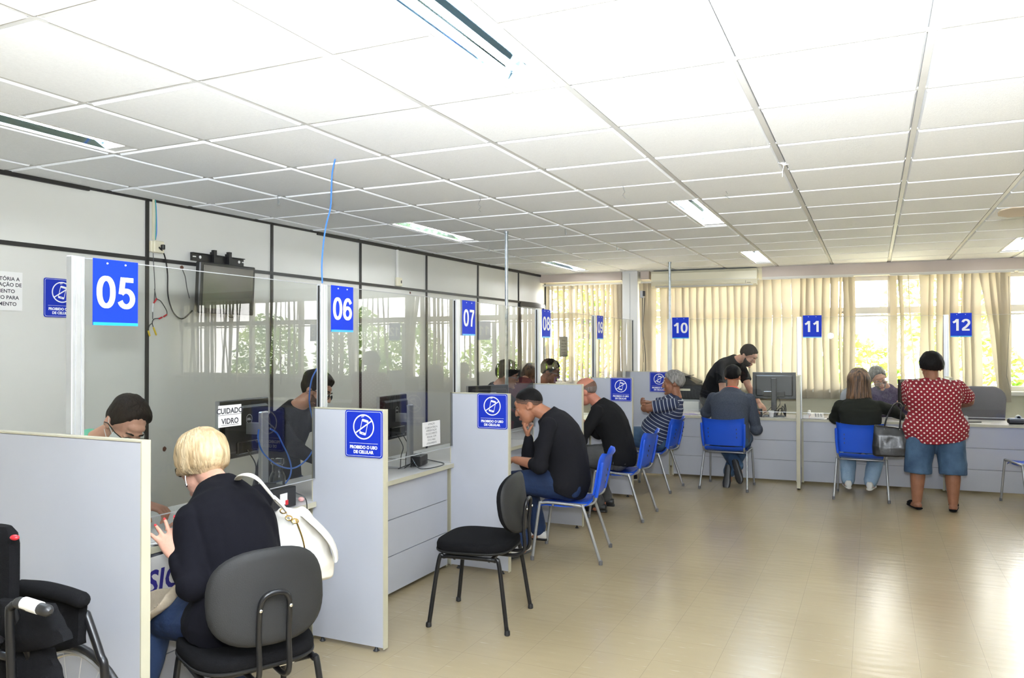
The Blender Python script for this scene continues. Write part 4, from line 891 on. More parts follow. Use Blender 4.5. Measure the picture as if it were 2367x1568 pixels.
# ---- chairs
def tube_obj(name, pts, r, m, parent, k=6, n=10, smooth_=True, ends=True, sx=1, ref=None):
    q = mb(m); q.tube(smooth_path(pts, k) if smooth_ else pts, r, m, n, ends=ends, sx=sx, ref=ref); return q.build(name, parent)
M_capg = P('grey_foot_cap', (.13, .13, .135), .6)
def blue_chair(label, loc, rz):
    """faces local +y"""
    if blue_chair.first: return copy_thing(blue_chair.first, loc, rz, label)
    t = thing('plastic_chair', label, 'chair', loc, rz, 'blue plastic chairs at the counters'); blue_chair.first = t
    # seat shell
    q = mb(M_bluepl); nx, ny = 14, 12; top, bot = [], []
    for i in range(ny + 1):
        f = i / ny; y = -.20 + .43 * f; zc = .445 - .012 * sin(pi * f) - (.035 * ((f - .82) / .18) ** 2 if f > .82 else 0) + (.045 * ((.15 - f) / .15) ** 1.5 if f < .15 else 0)
        hw = .225 * (1 - .10 * max(0, (f - .7) / .3) ** 2)
        for j in range(nx + 1):
            g = j / nx * 2 - 1; z = zc - .010 * (1 - g * g) - (.022 * ((abs(g) - .86) / .14) ** 2 if abs(g) > .86 else 0); top.append(V((g * hw, y, z)))
    bot = [v - V((0, 0, .006)) for v in top]; n1 = len(top); W = nx + 1; fs = []
    for i in range(ny):
        for j in range(nx): a = i * W + j; fs += [(a, a + 1, a + W + 1, a + W), (n1 + a, n1 + a + W, n1 + a + W + 1, n1 + a + 1)]
    rim = [j for j in range(W)] + [i * W + nx for i in range(1, ny + 1)] + [ny * W + j for j in range(nx - 1, -1, -1)] + [i * W for i in range(ny - 1, 0, -1)]
    for a, b in zip(rim, rim[1:] + rim[:1]): fs.append((b, a, n1 + a, n1 + b))
    q.add(top + bot, fs, M_bluepl); q.build('seat', t, ang=60)
    # backrest shell: curved, wider at the top, top edge dips in the middle
    q = mb(M_bluepl); nx, nz = 16, 12; fr = []
    for i in range(nz + 1):
        f = i / nz
        for j in range(nx + 1):
            g = j / nx * 2 - 1; z = .50 + .295 * f + .022 * f * abs(g) ** 2.2 ; hw = .215 + .022 * f
            y = -.215 - .060 * f - .035 * (1 - g * g) * (.6 + .4 * f) + (.02 * ((abs(g) - .88) / .12) if abs(g) > .88 else 0) - (.018 * ((f - .88) / .12) if f > .88 else 0); fr.append(V((g * hw, y, z)))
    bk = [v - V((0, .006, 0)) for v in fr]; n1 = len(fr); W = nx + 1; fs = []
    for i in range(nz):
        for j in range(nx): a = i * W + j; fs += [(a, a + W, a + W + 1, a + 1), (n1 + a, n1 + a + 1, n1 + a + W + 1, n1 + a + W)]
    rim = [j for j in range(W)] + [i * W + nx for i in range(1, nz + 1)] + [nz * W + j for j in range(nx - 1, -1, -1)] + [i * W for i in range(nz - 1, 0, -1)]
    for a, b in zip(rim, rim[1:] + rim[:1]): fs.append((a, b, n1 + b, n1 + a))
    q.add(fr + bk, fs, M_bluepl); bo = q.build('backrest', t, ang=60)
    q = mb(M_strip)
    for sx in (-1, 1):
        for z in (.60, .645, .69): q.box((sx * .155, -.283 - .00 - (z - .6) * .2, z), (.006, .006, .018), M_strip)
    q.build('slot', bo, smooth=False)
    for sx in (-1, 1):
        q = mb(M_bluepl); q.tube(smooth_path([(sx * .222, -.225, .49), (sx * .232, -.25, .60), (sx * .236, -.272, .74)]), [.014] * 13, M_bluepl, 8, ends=True); q.build('side_sleeve', t)
        tube_obj('back_support', [(sx * .205, -.02, .425), (sx * .212, -.15, .425), (sx * .222, -.215, .455), (sx * .226, -.228, .52)], .010, M_greytube, t)
        tube_obj('seat_rail', [(sx * .236, -.13, .418), (sx * .236, -.02, .428), (sx * .236, .13, .436), (sx * .236, .185, .430)], .0115, M_greytube, t)
        tube_obj('leg', [(sx * .236, .13, .437), (sx * .237, .185, .431), (sx * .239, .205, .405), (sx * .252, .255, .012)], .0115, M_greytube, t)
        tube_obj('leg', [(sx * .236, -.06, .425), (sx * .237, -.115, .418), (sx * .239, -.135, .392), (sx * .262, -.262, .012)], .0115, M_greytube, t)
        for y, x in ((.256, .2525), (-.263, .2625)):
            q = mb(M_capg); q.lathe([(.014, .001), (.0145, .03), (.011, .034)], M_capg, 12, c=(sx * x, y, 0)); q.build('foot_cap', t)
    tube_obj('crossbar', [(-.236, .10, .418), (.236, .10, .418)], .009, M_greytube, t, smooth_=False); tube_obj('crossbar', [(-.236, -.10, .410), (.236, -.10, .410)], .009, M_greytube, t, smooth_=False)
    return t
blue_chair.first = None
def face_rz(fx, fy): return math.atan2(-fx, fy)      # local +y -> (fx, fy)
C07 = V((-2.13, 5.74, 0)); F07 = V((-.985, -.17, 0)).normalized()
C08 = V((-2.18, 7.28, 0)); F08 = V((-1, .0, 0)).normalized()
C09 = V((-2.27, 8.80, 0)); F09 = V((-.99, .05, 0)).normalized()
C10 = V((-1.52, 9.22, 0)); F10 = V((.03, 1, 0)).normalized()
C11 = V((-.115, 9.17, 0)); F11 = V((.02, 1, 0)).normalized()
CRR = V((1.52, 9.37, 0)); FRR = V((-.35, 1, 0)).normalized()
for c, f_, lab in ((C07, F07, 'blue plastic chair under the man in the black sweater'), (C08, F08, 'blue plastic chair under the bald man in black'), (C09, F09, 'blue plastic chair under the striped-shirt man'), (C10, F10, 'blue plastic chair under the man in the grey sweater'), (C11, F11, 'blue plastic chair under the long-haired woman'), (CRR, FRR, 'empty blue plastic chair cut by the right edge of the frame')):
    blue_chair(lab, c, face_rz(f_.x, f_.y))

def black_chair(label, loc, rz):
    if black_chair.first: return copy_thing(black_chair.first, loc, rz, label)
    t = thing('office_chair', label, 'chair', loc, rz, 'black upholstered office chairs'); black_chair.first = t
    def pad(q, outl, z_top, th, m, T):
        n = len(outl); rings = []
        for z_, s in ((0, .96), (.15, 1.0), (.55, 1.0), (.82, .975), (.95, .92), (1.0, .80), (1.03, .4)): rings.append([V((x * s, y * s, z_ * th)) for x, y in outl])
        q.loft(rings, m, True, T)
    def outl(w, h, e=3.2, n=40, taper=0):
        o = []
        for k in range(n):
            a = 2 * pi * k / n; c_, s_ = cos(a), sin(a); x = abs(c_) ** (2 / e) * (1 if c_ > 0 else -1) * w / 2; y = abs(s_) ** (2 / e) * (1 if s_ > 0 else -1) * h / 2; o.append((x * (1 + taper * y / h), y))
        return o
    so = outl(.47, .45, 3.4, taper=.10); q = mb(M_blackfab); pad(q, so, .5, .055, M_blackfab, Matrix.Translation((0, .01, .435))); q.build('seat', t, ang=70)
    q = mb(M_shell); q.loft([[V((x * s, y * s + .01, z)) for x, y in so] for z, s in ((.416, .86), (.422, .97), (.430, 1.01), (.437, 1.01), (.440, .97))], M_shell); q.build('seat_shell', t, ang=50)
    TB = Matrix.Translation((0, -.245, .700)) @ Matrix.Rotation(rad(-8), 4, 'X') @ Matrix.Rotation(rad(-90), 4, 'X')   # pad faces +y
    bo = outl(.43, .335, 2.7); cur = lambda r_, k_: [V((v.x, v.y, v.z + k_ * v.x ** 2)) for v in r_]
    q = mb(M_blackfab); n = len(bo)
    q.loft([cur([V((x * s, y * s, z_)) for x, y in bo], 1.0) for z_, s in ((0, .97), (.012, 1.0), (.028, .985), (.040, .93), (.046, .8), (.049, .4))], M_blackfab, True, TB); q.build('backrest', t, ang=70)
    q = mb(M_shell); q.loft([cur([V((x * s, y * s, z_)) for x, y in bo], 1.0) for z_, s in ((-.016, .35), (-.015, .8), (-.012, .95), (-.004, 1.015), (.003, 1.015), (.005, .96))], M_shell, True, TB); bs = q.build('back_shell', t, ang=60)
    # U bracket of two tubes from below the seat up the back
    yb = lambda z: -.275 - (z - .60) * .13
    tube_obj('back_bracket', [(-.055, .02, .405), (-.055, -.14, .398), (-.055, -.235, .402), (-.055, -.283, .44), (-.055, yb(.56) - .008, .56), (-.055, yb(.66) - .004, .665), (-.045, yb(.70) - .004, .705), (-.02, yb(.72) - .004, .722), (.02, yb(.72) - .004, .722), (.045, yb(.70) - .004, .705), (.055, yb(.66) - .004, .665), (.055, yb(.56) - .008, .56), (.055, -.283, .44), (.055, -.235, .402), (.055, -.14, .398), (.055, .02, .405)], .0105, M_blackmet, t)
    for sx in (-1, 1):
        q = mb(M_chrome); q.ell((sx * .055, yb(.665) - .016, .668), (.007, .005, .007), M_chrome, 10, 6); q.build('bolt', t)
        tube_obj('side_rail', [(sx * .205, -.13, .402), (sx * .205, .02, .404), (sx * .205, .14, .404)], .0125, M_blackmet, t)
        tube_obj('leg', [(sx * .205, .10, .405), (sx * .205, .155, .400), (sx * .209, .185, .375), (sx * .238, .235, .012)], .0125, M_blackmet, t)
        tube_obj('leg', [(sx * .205, -.10, .403), (sx * .205, -.155, .398), (sx * .209, -.180, .372), (sx * .238, -.235, .012)], .0125, M_blackmet, t)
        for y in (.236, -.236):
            q = mb(M_black); q.lathe([(.013, .0), (.017, .004), (.016, .02), (.014, .028)], M_black, 12, c=(sx * .238, y, 0)); q.build('foot_cap', t)
    for y in (.09, -.12): tube_obj('crossbar', [(-.205, y, .395), (.205, y, .395)], .010, M_blackmet, t, smooth_=False)
    q = mb(M_paper); q.tube([(.075, -.12, .395), (.135, -.12, .395)], .0112, M_paper, 12); q.build('label_sticker', t)
    return t
black_chair.first = None
CBL = V((-2.21, 2.35, 0)); FBL = V((-.88, .47, 0)).normalized()
CEM = V((-2.12, 4.17, 0)); FEM = V((-.985, -.13, 0)).normalized()
black_chair('black office chair in the foreground under the blonde woman', CBL, face_rz(FBL.x, FBL.y))
black_chair('empty black office chair standing before counter 06', CEM, face_rz(FEM.x, FEM.y))

def staff_chair(label, loc, rz, m, ht=.60):
    t = thing('swivel_chair', label, 'chair', loc, rz, 'grey swivel chairs behind the counters')
    o = [(x * (1 - .12 * (y / ht + .5)), y) for x, y in rrect(.50, ht, .14, 6)]
    TB = Matrix.Translation((0, -.23, .52 + ht / 2)) @ Matrix.Rotation(rad(-6), 4, 'X') @ Matrix.Rotation(rad(-90), 4, 'X')
    q = mb(m); q.loft([[V((x * s, y * s, z + 1.0 * (x * s) ** 2)) for x, y in o] for z, s in ((-.03, .5), (-.026, .9), (-.01, 1.0), (.02, 1.0), (.04, .94), (.05, .6))], m, True, TB); q.build('backrest', t, ang=60)
    q = mb(m); q.loft([[V((x * s, y * s, z)) for x, y in rrect(.48, .46, .08)] for z, s in ((.44, .9), (.46, 1), (.50, 1), (.52, .9), (.525, .6))], m); q.build('seat', t, ang=60)
    q = mb(M_black); q.tube([(0, -.10, .43), (0, -.27, .45), (0, -.27, .62)], .02, M_black); q.tube([(0, 0, .44), (0, 0, .10)], .025, M_black); q.build('column', t)
    for k in range(5):
        a = 2 * pi * k / 5; q = mb(M_black); q.tube([(0, 0, .11), (.28 * cos(a), .28 * sin(a), .07)], [.022, .014], M_black); q.ell((.28 * cos(a), .28 * sin(a), .028), (.02, .02, .028), M_black, 10, 6); q.build('base_arm', t)
    return t
M_grup = P('grey_upholstery', (.16, .15, .165), .9, bump=.4, bscale=300); M_grup2 = P('pale_grey_upholstery', (.36, .38, .42), .9, bump=.4, bscale=300)
_p = at(2272, 930, Y=10.45); staff_chair('empty dark grey high-back chair behind counter 12', (_p.x, 10.45, 0), rad(178), M_grup, .62)
_p = at(1965, 930, Y=10.55); staff_chair('pale grey chair behind the woman in the olive jacket', (_p.x + .09, 10.62, 0), rad(170), M_grup2, .58)

# ------------------------------------------------------------------ people
def remesh(q, name, parent, mat, voxel, it, cuv=None, dis=None, fac=.5):
    """fuse overlapping shapes into one continuous smooth surface"""
    o = q.build('tmp_fuse', None, smooth=False); m = o.modifiers.new('r', 'REMESH'); m.mode = 'VOXEL'; m.voxel_size = voxel; m.use_smooth_shade = True
    s = o.modifiers.new('s', 'SMOOTH'); s.iterations = it; s.factor = fac
    dg = bpy.context.evaluated_depsgraph_get(); dg.update(); me = bpy.data.meshes.new_from_object(o.evaluated_get(dg)); bpy.data.objects.remove(o)
    n = len(me.vertices)
    if dis or cuv:
        co = np.empty(n * 3, np.float32); me.vertices.foreach_get('co', co); co = co.reshape(-1, 3)
    if dis:
        no = np.empty(n * 3, np.float32); me.vertices.foreach_get('normal', no); no = no.reshape(-1, 3)
        amp, sc, st = dis
        h = np.array([noise.noise(V((c[0] * sc * st[0], c[1] * sc * st[1], c[2] * sc * st[2]))) + .5 * noise.noise(V((c[0] * sc * 2.1 * st[0] + 5, c[1] * sc * 2.1 * st[1], c[2] * sc * 2.1 * st[2]))) for c in co], np.float32)
        me.vertices.foreach_set('co', (co + no * (h * amp)[:, None]).ravel())
    if cuv:
        best = np.full(n, 1e9); u = np.zeros(n); v = np.zeros(n); tot = 0
        for a, b, ref, sc_ in cuv:
            a = np.array(a); b = np.array(b); d = b - a; L = np.linalg.norm(d); d = d / L; w = co - a; s_ = w @ d; pr = a + np.clip(s_, 0, L)[:, None] * d; ds = np.linalg.norm(co - pr, axis=1) / (1.0 if sc_ > .1 else .42)
            rf = np.array(ref); rf = rf - d * (rf @ d); rf /= np.linalg.norm(rf); bn = np.cross(d, rf); an = np.arctan2(w @ bn, w @ rf)
            k = ds < best; best[k] = ds[k]; u[k] = ((w @ bn) if sc_ > 1 else (an * sc_))[k]; v[k] = s_[k] + tot
        at_ = me.attributes.new('cuv', 'FLOAT_VECTOR', 'POINT'); at_.data.foreach_set('vector', np.stack([u, v, 0 * u], 1).astype(np.float32).ravel())
    me.materials.clear(); me.materials.append(mat); me.polygons.foreach_set('use_smooth', [True] * len(me.polygons)); me.name = name; me.update()
    o = bpy.data.objects.new(name, me); COL.objects.link(o); o.parent = parent; return o
def ik(a, c, l1, l2, hint):
    a, c = V(a), V(c); d = c - a; L = d.length
    if L >= (l1 + l2) * .999: return a + d * (l1 / (l1 + l2))
    x = (l1 * l1 - l2 * l2 + L * L) / (2 * L); h = math.sqrt(max(0, l1 * l1 - x * x)); d.normalize(); hv = V(hint) - d * V(hint).dot(d)
    return a + d * x + hv.normalized() * h
HEADP = [((0, -.015, .030), (.077, .098, .088)), ((0, .030, -.030), (.060, .060, .086)), ((0, .036, -.078), (.048, .048, .040))]
def head_r(d):
    best = 0
    for c, r in HEADP:
        A = sum((d[i] / r[i]) ** 2 for i in range(3)); B = -2 * sum(d[i] * c[i] / r[i] ** 2 for i in range(3)); C = sum((c[i] / r[i]) ** 2 for i in range(3)) - 1
        D = B * B - 4 * A * C
        if D > 0: best = max(best, (-B + math.sqrt(D)) / (2 * A))
    return best
def sstep(x): x = max(0, min(1, x)); return x * x * (3 - 2 * x)
def hair_cap(parent, Hm, mat, line, thick, seed=1, res=(96, 56), groove=.0025, name='hair', lump=.004, fine=22):
    """line: (azimuth deg from the front, elevation deg) hairline; thick(az, el) metres"""
    q = mb(mat); nu, nv = res; vs_ = []; az_l = [a for a, _ in line]; el_l = [b for _, b in line]
    for i in range(nv + 1):
        el = 90 - 178 * i / nv
        for j in range(nu):
            az = 360 * j / nu; aa = az if az <= 180 else 360 - az; e0 = np.interp(aa, az_l, el_l); e0 += 3.5 * noise.noise(V((az * .12, seed, 0)))
            f = sstep((el - e0) / 14 + .25); d = V((sin(rad(az)) * cos(rad(el)), cos(rad(az)) * cos(rad(el)), sin(rad(el))))
            r = head_r(d); t = thick(aa, el); n1 = noise.noise(V((d.x * 3 + seed, d.y * 3, d.z * 3))) * lump; n2 = noise.noise(V((az * fine / 60, el * .02 + seed, 1.5))) * groove
            rr = r - .012 * (1 - f) + (t + n1 + n2) * f; vs_.append(d * rr)
    fs = [(i * nu + j, (i + 1) * nu + j, (i + 1) * nu + (j + 1) % nu, i * nu + (j + 1) % nu) for i in range(nv) for j in range(nu)]
    q.add(vs_, fs, mat, Hm); return q.build(name, parent, ang=180)
def locks(q, Hm, mat, n, seed, a0, a1, down, el0=(20, 75), w=.010, out=.02, world_down=V((0, 0, -1)), flick=.0, back=0):
    r = random.Random(seed); Ri = Hm.to_3x3().normalized(); dn = Ri.inverted() @ world_down
    for _ in range(n):
        az = rad(r.uniform(a0, a1)) * r.choice((-1, 1)); el = rad(r.uniform(*el0)); L = down * r.uniform(.8, 1.05); pts = []
        for k in range(9):
            f = k / 8; e = el - f * (el + rad(25)) if f < .55 else None
            if f < .55: d = V((sin(az) * cos(el - (f / .55) * (el + rad(12))), cos(az) * cos(el - (f / .55) * (el + rad(12))), sin(el - (f / .55) * (el + rad(12))))); p = d * (head_r(d) + out * (.5 + f)); last = p; ld = d
            else: g = (f - .55) / .45; p = last + dn * L * g + V((ld.x, ld.y, 0)) * (.012 * g + flick * g * g) + V((r.uniform(-1, 1), r.uniform(-1, 1), 0)) * .006 * g
            pts.append(p)
        q.tube(pts, [w * (.6 + .5 * sin(pi * min(1, k / 8 + .15))) * (1 if k < 8 else .3) for k in range(9)], mat, 6, T=Hm, sx=1.6)
def add_hand(q, wrist, d, nrm, side, curl=.35, s=1.0, spread=.10, tips=None, thumb_out=.7, curls=None):
    """d: pointing direction, nrm: back-of-hand direction, side: +1 if the thumb lies on nrm x d side"""
    d = V(d).normalized(); nrm = V(nrm); nrm = (nrm - d * nrm.dot(d)).normalized(); lat = nrm.cross(d) * side; W = V(wrist)
    rings = []
    for f, w, h in ((-.12, .023, .019), (0, .024, .017), (.25, .033, .017), (.6, .040, .015), (.9, .041, .0135), (1.02, .036, .010)):
        c = W + d * (.088 * s * f); rings.append([c + lat * (w * s * cos(2 * pi * k / 12)) + nrm * (h * s * sin(2 * pi * k / 12)) for k in range(12)])
    q.loft(rings)
    for k in range(4):
        o = (1.5 - k) / 1.5; L = (.072, .080, .074, .058)[k] * s; p = W + d * (.084 * s) + lat * (o * .030 * s); dd = (d + lat * o * spread * 1.6).normalized(); c = (curls[k] if curls else curl) * (1 + .15 * k); pts = [p - dd * .014]; rs = [.0095 * s]
        axis_d, axis_n = dd, -nrm; ang = c * .45; pts.append(p); rs.append(.0092 * s)
        for seg, fr in ((0, .46), (1, .30), (2, .24)):
            v = axis_d * cos(ang) + axis_n * sin(ang); p = p + v * L * fr; pts.append(p); rs.append((.0086, .0079, .0066)[seg] * s); ang += c * (1.0, .8, 0)[seg]
        q.tube(pts, rs, None, 10, ends=True)
        if tips is not None: tips.append((p, v, nrm))
    p = W + d * (.018 * s) + lat * (.022 * s); v = (d * .75 + lat * thumb_out - nrm * .25 * (1 + curl)).normalized(); pts = [p, p + v * .034 * s]; v2 = (v + d * .35 - nrm * curl * .5).normalized(); pts += [pts[-1] + v2 * .028 * s]; v3 = (v2 + d * .2 - nrm * curl * .4 - lat * curl * .4).normalized(); pts += [pts[-1] + v3 * .024 * s]
    q.tube(pts, [.0135 * s, .0115 * s, .0098 * s, .0078 * s], None, 10, ends=True)
    if tips is not None: tips.append((pts[-1], v3, nrm))

def person(label, sp):
    G = lambda k, d=None: sp.get(k, d)
    loc = V(sp['pel']); loc.z = 0; t = thing('person', label, 'person', loc); O = lambda v: V(v) - loc
    pel, neck, head = O(sp['pel']), O(sp['neck']), O(sp['head']); F = V((*G('face'), 0)).normalized(); R = V((F.y, -F.x, 0)); s = G('s', 1.0); bulk = G('bulk', 1.0); belly = G('belly', 0); vox = G('vox', .007)
    dh = head - neck
    if dh.length > G('nl', .155) * s: neck = head - dh.normalized() * G('nl', .155) * s
    SR = V(G('sr', R)).normalized(); sw = G('sw', .165) * s; arch = G('arch', .05)
    TL = (neck - pel).length; mid = (pel + neck) / 2 - F * arch - V((0, 0, 0)); up = (neck - pel).normalized()
    def spine(f): return pel * (1 - f) ** 2 + (mid * 2 - (pel + neck) / 2) * 2 * f * (1 - f) + neck * f * f
    female = G('female', False)
    prof = [(-.14, .150, .105), (-.05, .172, .118), (.05, .176, .124), (.18, .163, .118), (.36, .142 if female else .150, .112), (.55, .155, .122), (.70, .166, .122), (.80, .160, .108), (.88, .142, .094), (.95, .108, .078), (1.02, .072, .064), (1.06, .060, .058)]
    def torso(q, inf, f0, f1, flare=0, wide=1.0):
        fs_ = [f0 + (f1 - f0) * k / 22 for k in range(23)]; rings = []
        for f in fs_:
            w = np.interp(f, [p_[0] for p_ in prof], [p_[1] for p_ in prof]) * bulk * s + inf; dp = np.interp(f, [p_[0] for p_ in prof], [p_[2] for p_ in prof]) * (bulk ** .8) * s + inf
            if f > .9: w = (w - inf) / bulk ** .8 + inf; dp = (dp - inf) / bulk ** .6 + inf
            w *= wide if f < .8 else 1
            if f < .15: w += flare * (.15 - f) * .5; dp += flare * (.15 - f) * .5
            c = spine(f); tg = (spine(f + .02) - spine(f - .02)).normalized(); k_ = sstep(f / .8); rt = (R * (1 - k_) + SR * k_); rt = (rt - tg * rt.dot(tg)).normalized(); fw = tg.cross(rt); fw = fw if fw.dot(F) > 0 or abs(tg.z) < .3 else -fw
            bl = belly * math.exp(-((f - .22) / .2) ** 2); bust = G('bust', 0) * math.exp(-((f - .62) / .12) ** 2)
            rings.append([c + rt * w * cos(2 * pi * j / 28) + fw * ((dp + (bl + bust if sin(2 * pi * j / 28) > 0 else 0)) * sin(2 * pi * j / 28)) for j in range(28)])
        q.loft(rings)
    # joints
    sh = []; el = []; wr = []; hip = []; kn = []; an = []
    S0 = spine(.86) - F * .005
    for i, sd in enumerate((-1, 1)):
        a = S0 + SR * sd * sw * bulk ** .5; a.z += G('shz', (0, 0))[i]; w_ = O(sp['wrist'][i]); rch = .535 * s
        if not (G('elbow') and sp['elbow'][i] is not None) and (w_ - a).length > rch: w_ = a + (w_ - a).normalized() * rch
        e = O(sp['elbow'][i]) if G('elbow') and sp['elbow'][i] is not None else ik(a, w_, .29 * s, .255 * s, G('eh', [V((0, 0, -1)) + R * sd * .5] * 2)[i])
        sh.append(a); el.append(e); wr.append(w_)
        h_ = pel + R * sd * .088 * s * bulk ** .5 - V((0, 0, .02)); k_a = O(sp['ankle'][i]); kk = O(sp['knee'][i]) if G('knee') and sp['knee'][i] is not None else ik(h_, k_a, .43 * s, .42 * s, G('kh', [F + V((0, 0, .6))] * 2)[i]); hip.append(h_); kn.append(kk); an.append(k_a)
    gz = V(sp['gaze']).normalized(); u0 = V((0, 0, 1)) * .6 + (head - neck).normalized() * .6 + V(G('tilt', (0, 0, 0))); hu = (u0 - gz * u0.dot(gz)).normalized(); hr = gz.cross(hu); hs = G('hs', 1.06)
    Hm = Matrix((hr, gz, hu)).transposed().to_4x4() @ Matrix.Scale(hs, 4); Hm.translation = head
    # ---- body, one continuous surface
    q = mb(G('skin')); k = .028 if G('thin', True) else 0
    torso(q, -.012, -.10, 1.0)
    def limb(q, pts, rs, inf=0, n=16):
        P_ = [V(p) for p in pts]; a, b, c = P_; pp = [a, a.lerp(b, .33), a.lerp(b, .66), b.lerp(a, .08) , b.lerp(c, .10), b.lerp(c, .38), b.lerp(c, .70), c]; q.tube(pp, [r_ * s + inf for r_ in rs], None, n, ends=True)
    ab = G('armb', bulk ** .6); lb = G('legb', bulk ** .6)
    AR = [x * ab for x in (.050, .046, .042, .038, .037, .037, .031, .025)]; LR = [x * lb for x in (.088, .083, .070, .058, .055, .056, .046, .036)]
    for i in range(2):
        limb(q, (sh[i], el[i], wr[i]), AR); q.ell(sh[i], .052 * s * ab)
        limb(q, (hip[i], kn[i], an[i]), LR)
    q.tube([spine(.88), neck, neck.lerp(head, .45), head + hu * -.02 - gz * .012], [.062 * s, .056 * s, .052 * s * G('nb', 1), .054 * s], None, 16)
    for c, r in HEADP: q.ell(c, r, T=Hm, n=24, k=16)
    E = lambda c, r, n=14: q.ell(c, r, T=Hm, n=n, k=8)
    E((0, .078, -.103), (.022, .018, .016)); E((0, .080, .022), (.044, .016, .010)); E((0, .070, .045), (.045, .022, .022))
    for sx in (-1, 1):
        E((sx * .034, .060, -.026), (.022, .022, .022)); E((sx * .040, .030, -.066), (.016, .03, .022)); E((sx * .031, .078, .002), (.015, .013, .0065)); E((sx * .031, .080, -.0135), (.014, .010, .004))
        q.ell((sx * .079, -.008, -.006), (.0065, .0175, .028), T=Hm @ Matrix.Rotation(rad(sx * -12), 4, 'Z'), n=12, k=8); q.ell((sx * .074, .000, -.018), (.010, .012, .016), T=Hm, n=10, k=6)
        E((sx * .011, .094, -.036), (.0085, .011, .008), 10)
    q.tube([(0, .084, .018), (0, .094, .0), (0, .106, -.022), (0, .109, -.034)], [.007, .009, .011, .010], T=Hm, ends=True)
    E((0, .086, -.060), (.021, .0105, .0065)); E((0, .084, -.074), (.018, .0105, .0065))
    tips = [[], []]
    for i in range(2):
        fo = (wr[i] - el[i]).normalized(); hd = V(G('hand', [fo, fo])[i]); hn = V(G('hnorm', [V((0, 0, 1))] * 2)[i]); hd = V(hd)
        add_hand(q, wr[i], hd, hn, G('hside', (1, -1))[i], G('curl', (.45, .45))[i], s * G('hsize', 1.0), G('spread', .10), tips[i], curls=G('curls', [None, None])[i])
        fd = V(G('foot', [F, F])[i]).normalized(); q.tube([an[i] + V((0, 0, .01)), an[i] - V((0, 0, .03)), an[i] - V((0, 0, .045)) + fd * .03], [.036 * s, .038 * s, .040 * s], None, 14, ends=True)
        if G('shoe') in (None, 'slipper'):
            q.tube([an[i] - V((0, 0, .04)) - fd * .035, an[i] - V((0, 0, .045)) + fd * .05, an[i] - V((0, 0, .055)) + fd * .14], [.034, .036, .024], None, 14, ends=True, sx=1.1)
    body = remesh(q, 'body', t, G('skin'), G('bvox', .0050), 4)
    # ---- face details
    if G('eyes', True):
        for sx in (-1, 1):
            q = mb(M_eye); q.ell((sx * .031, .0735, -.005), (.0115, .0115, .0090), T=Hm, n=14, k=10); q.build('eye', t)
            q = mb(M_iris); q.ell((sx * .031, .0822, -.006), (.0052, .0032, .0052), T=Hm, n=12, k=6); q.build('iris', t)
            q = mb(G('brow', M_hairk)); q.tube([(sx * .014, .094, .022), (sx * .030, .0945, .028), (sx * .048, .080, .022)], [.0035, .0042, .002], T=Hm, n=6, sx=1); q.build('eyebrow', t)
        q = mb(M_lip); q.tube([(-.023, .086, -.067), (-.009, .0965, -.0635), (0, .097, -.065), (.009, .0965, -.0635), (.023, .086, -.067)], [.002, .0044, .0042, .0044, .002], T=Hm, n=8); q.tube([(-.020, .087, -.069), (0, .0965, -.0725), (.020, .087, -.069)], [.002, .0048, .002], T=Hm, n=8); q.build('lips', t)
    if G('glasses'):
        m_ = G('glasses'); q = mb(m_)
        for sx in (-1, 1):
            c = V((sx * .033, .1005, -.006)); rr = [(c + V((.0245 * cos(2 * pi * k / 20), -.006 * (cos(2 * pi * k / 20) * sx > 0) * abs(cos(2 * pi * k / 20)), .019 * sin(2 * pi * k / 20)))) for k in range(21)]; q.tube(rr, .0020, m_, 6, T=Hm)
            q.tube([(sx * .0565, .096, .0), (sx * .080, .06, .002), (sx * .086, .0, .0), (sx * .084, -.022, -.014)], .0022, m_, 6, T=Hm)
        q.tube([(-.010, .102, -.002), (0, .106, .001), (.010, .102, -.002)], .0018, m_, 6, T=Hm); gl = q.build('spectacles', t)
        q = mb(M_lens)
        for sx in (-1, 1): q.add([V((sx * .033 + .024 * cos(2 * pi * k / 20), .0995, -.006 + .0185 * sin(2 * pi * k / 20))) for k in range(20)], [tuple(range(20))], M_lens, Hm)
        q.build('lens', gl, smooth=False)
    if G('beard'):
        m_, th = G('beard'); hair_cap(t, Hm, m_, [(0, 90), (180, 90)], lambda a, e: 0, name='x') if False else None
        q = mb(m_); nu, nv = 60, 24; vs_ = []
        for i in range(nv + 1):
            el_ = -14 - 62 * i / nv
            for j in range(nu + 1):
                az = -100 + 200 * j / nu; d = V((sin(rad(az)) * cos(rad(el_)), cos(rad(az)) * cos(rad(el_)), sin(rad(el_)))); r_ = head_r(d)
                f = sstep((100 - abs(az)) / 14) * sstep((el_ + 76) / 10 + .3) * sstep((-el_ - 26 + 8 * sstep((abs(az) - 60) / 25)) / 8)
                mo = math.exp(-(az / 20) ** 2) * math.exp(-((el_ + 38) / 5.0) ** 2); f *= (1 - .75 * mo)
                vs_.append(d * (r_ - .010 * (1 - f) + (th + .003 * noise.noise(d * 30)) * f))
        q.add(vs_, [(i * (nu + 1) + j, (i + 1) * (nu + 1) + j, (i + 1) * (nu + 1) + j + 1, i * (nu + 1) + j + 1) for i in range(nv) for j in range(nu)], m_, Hm); q.build('beard', t, ang=180)
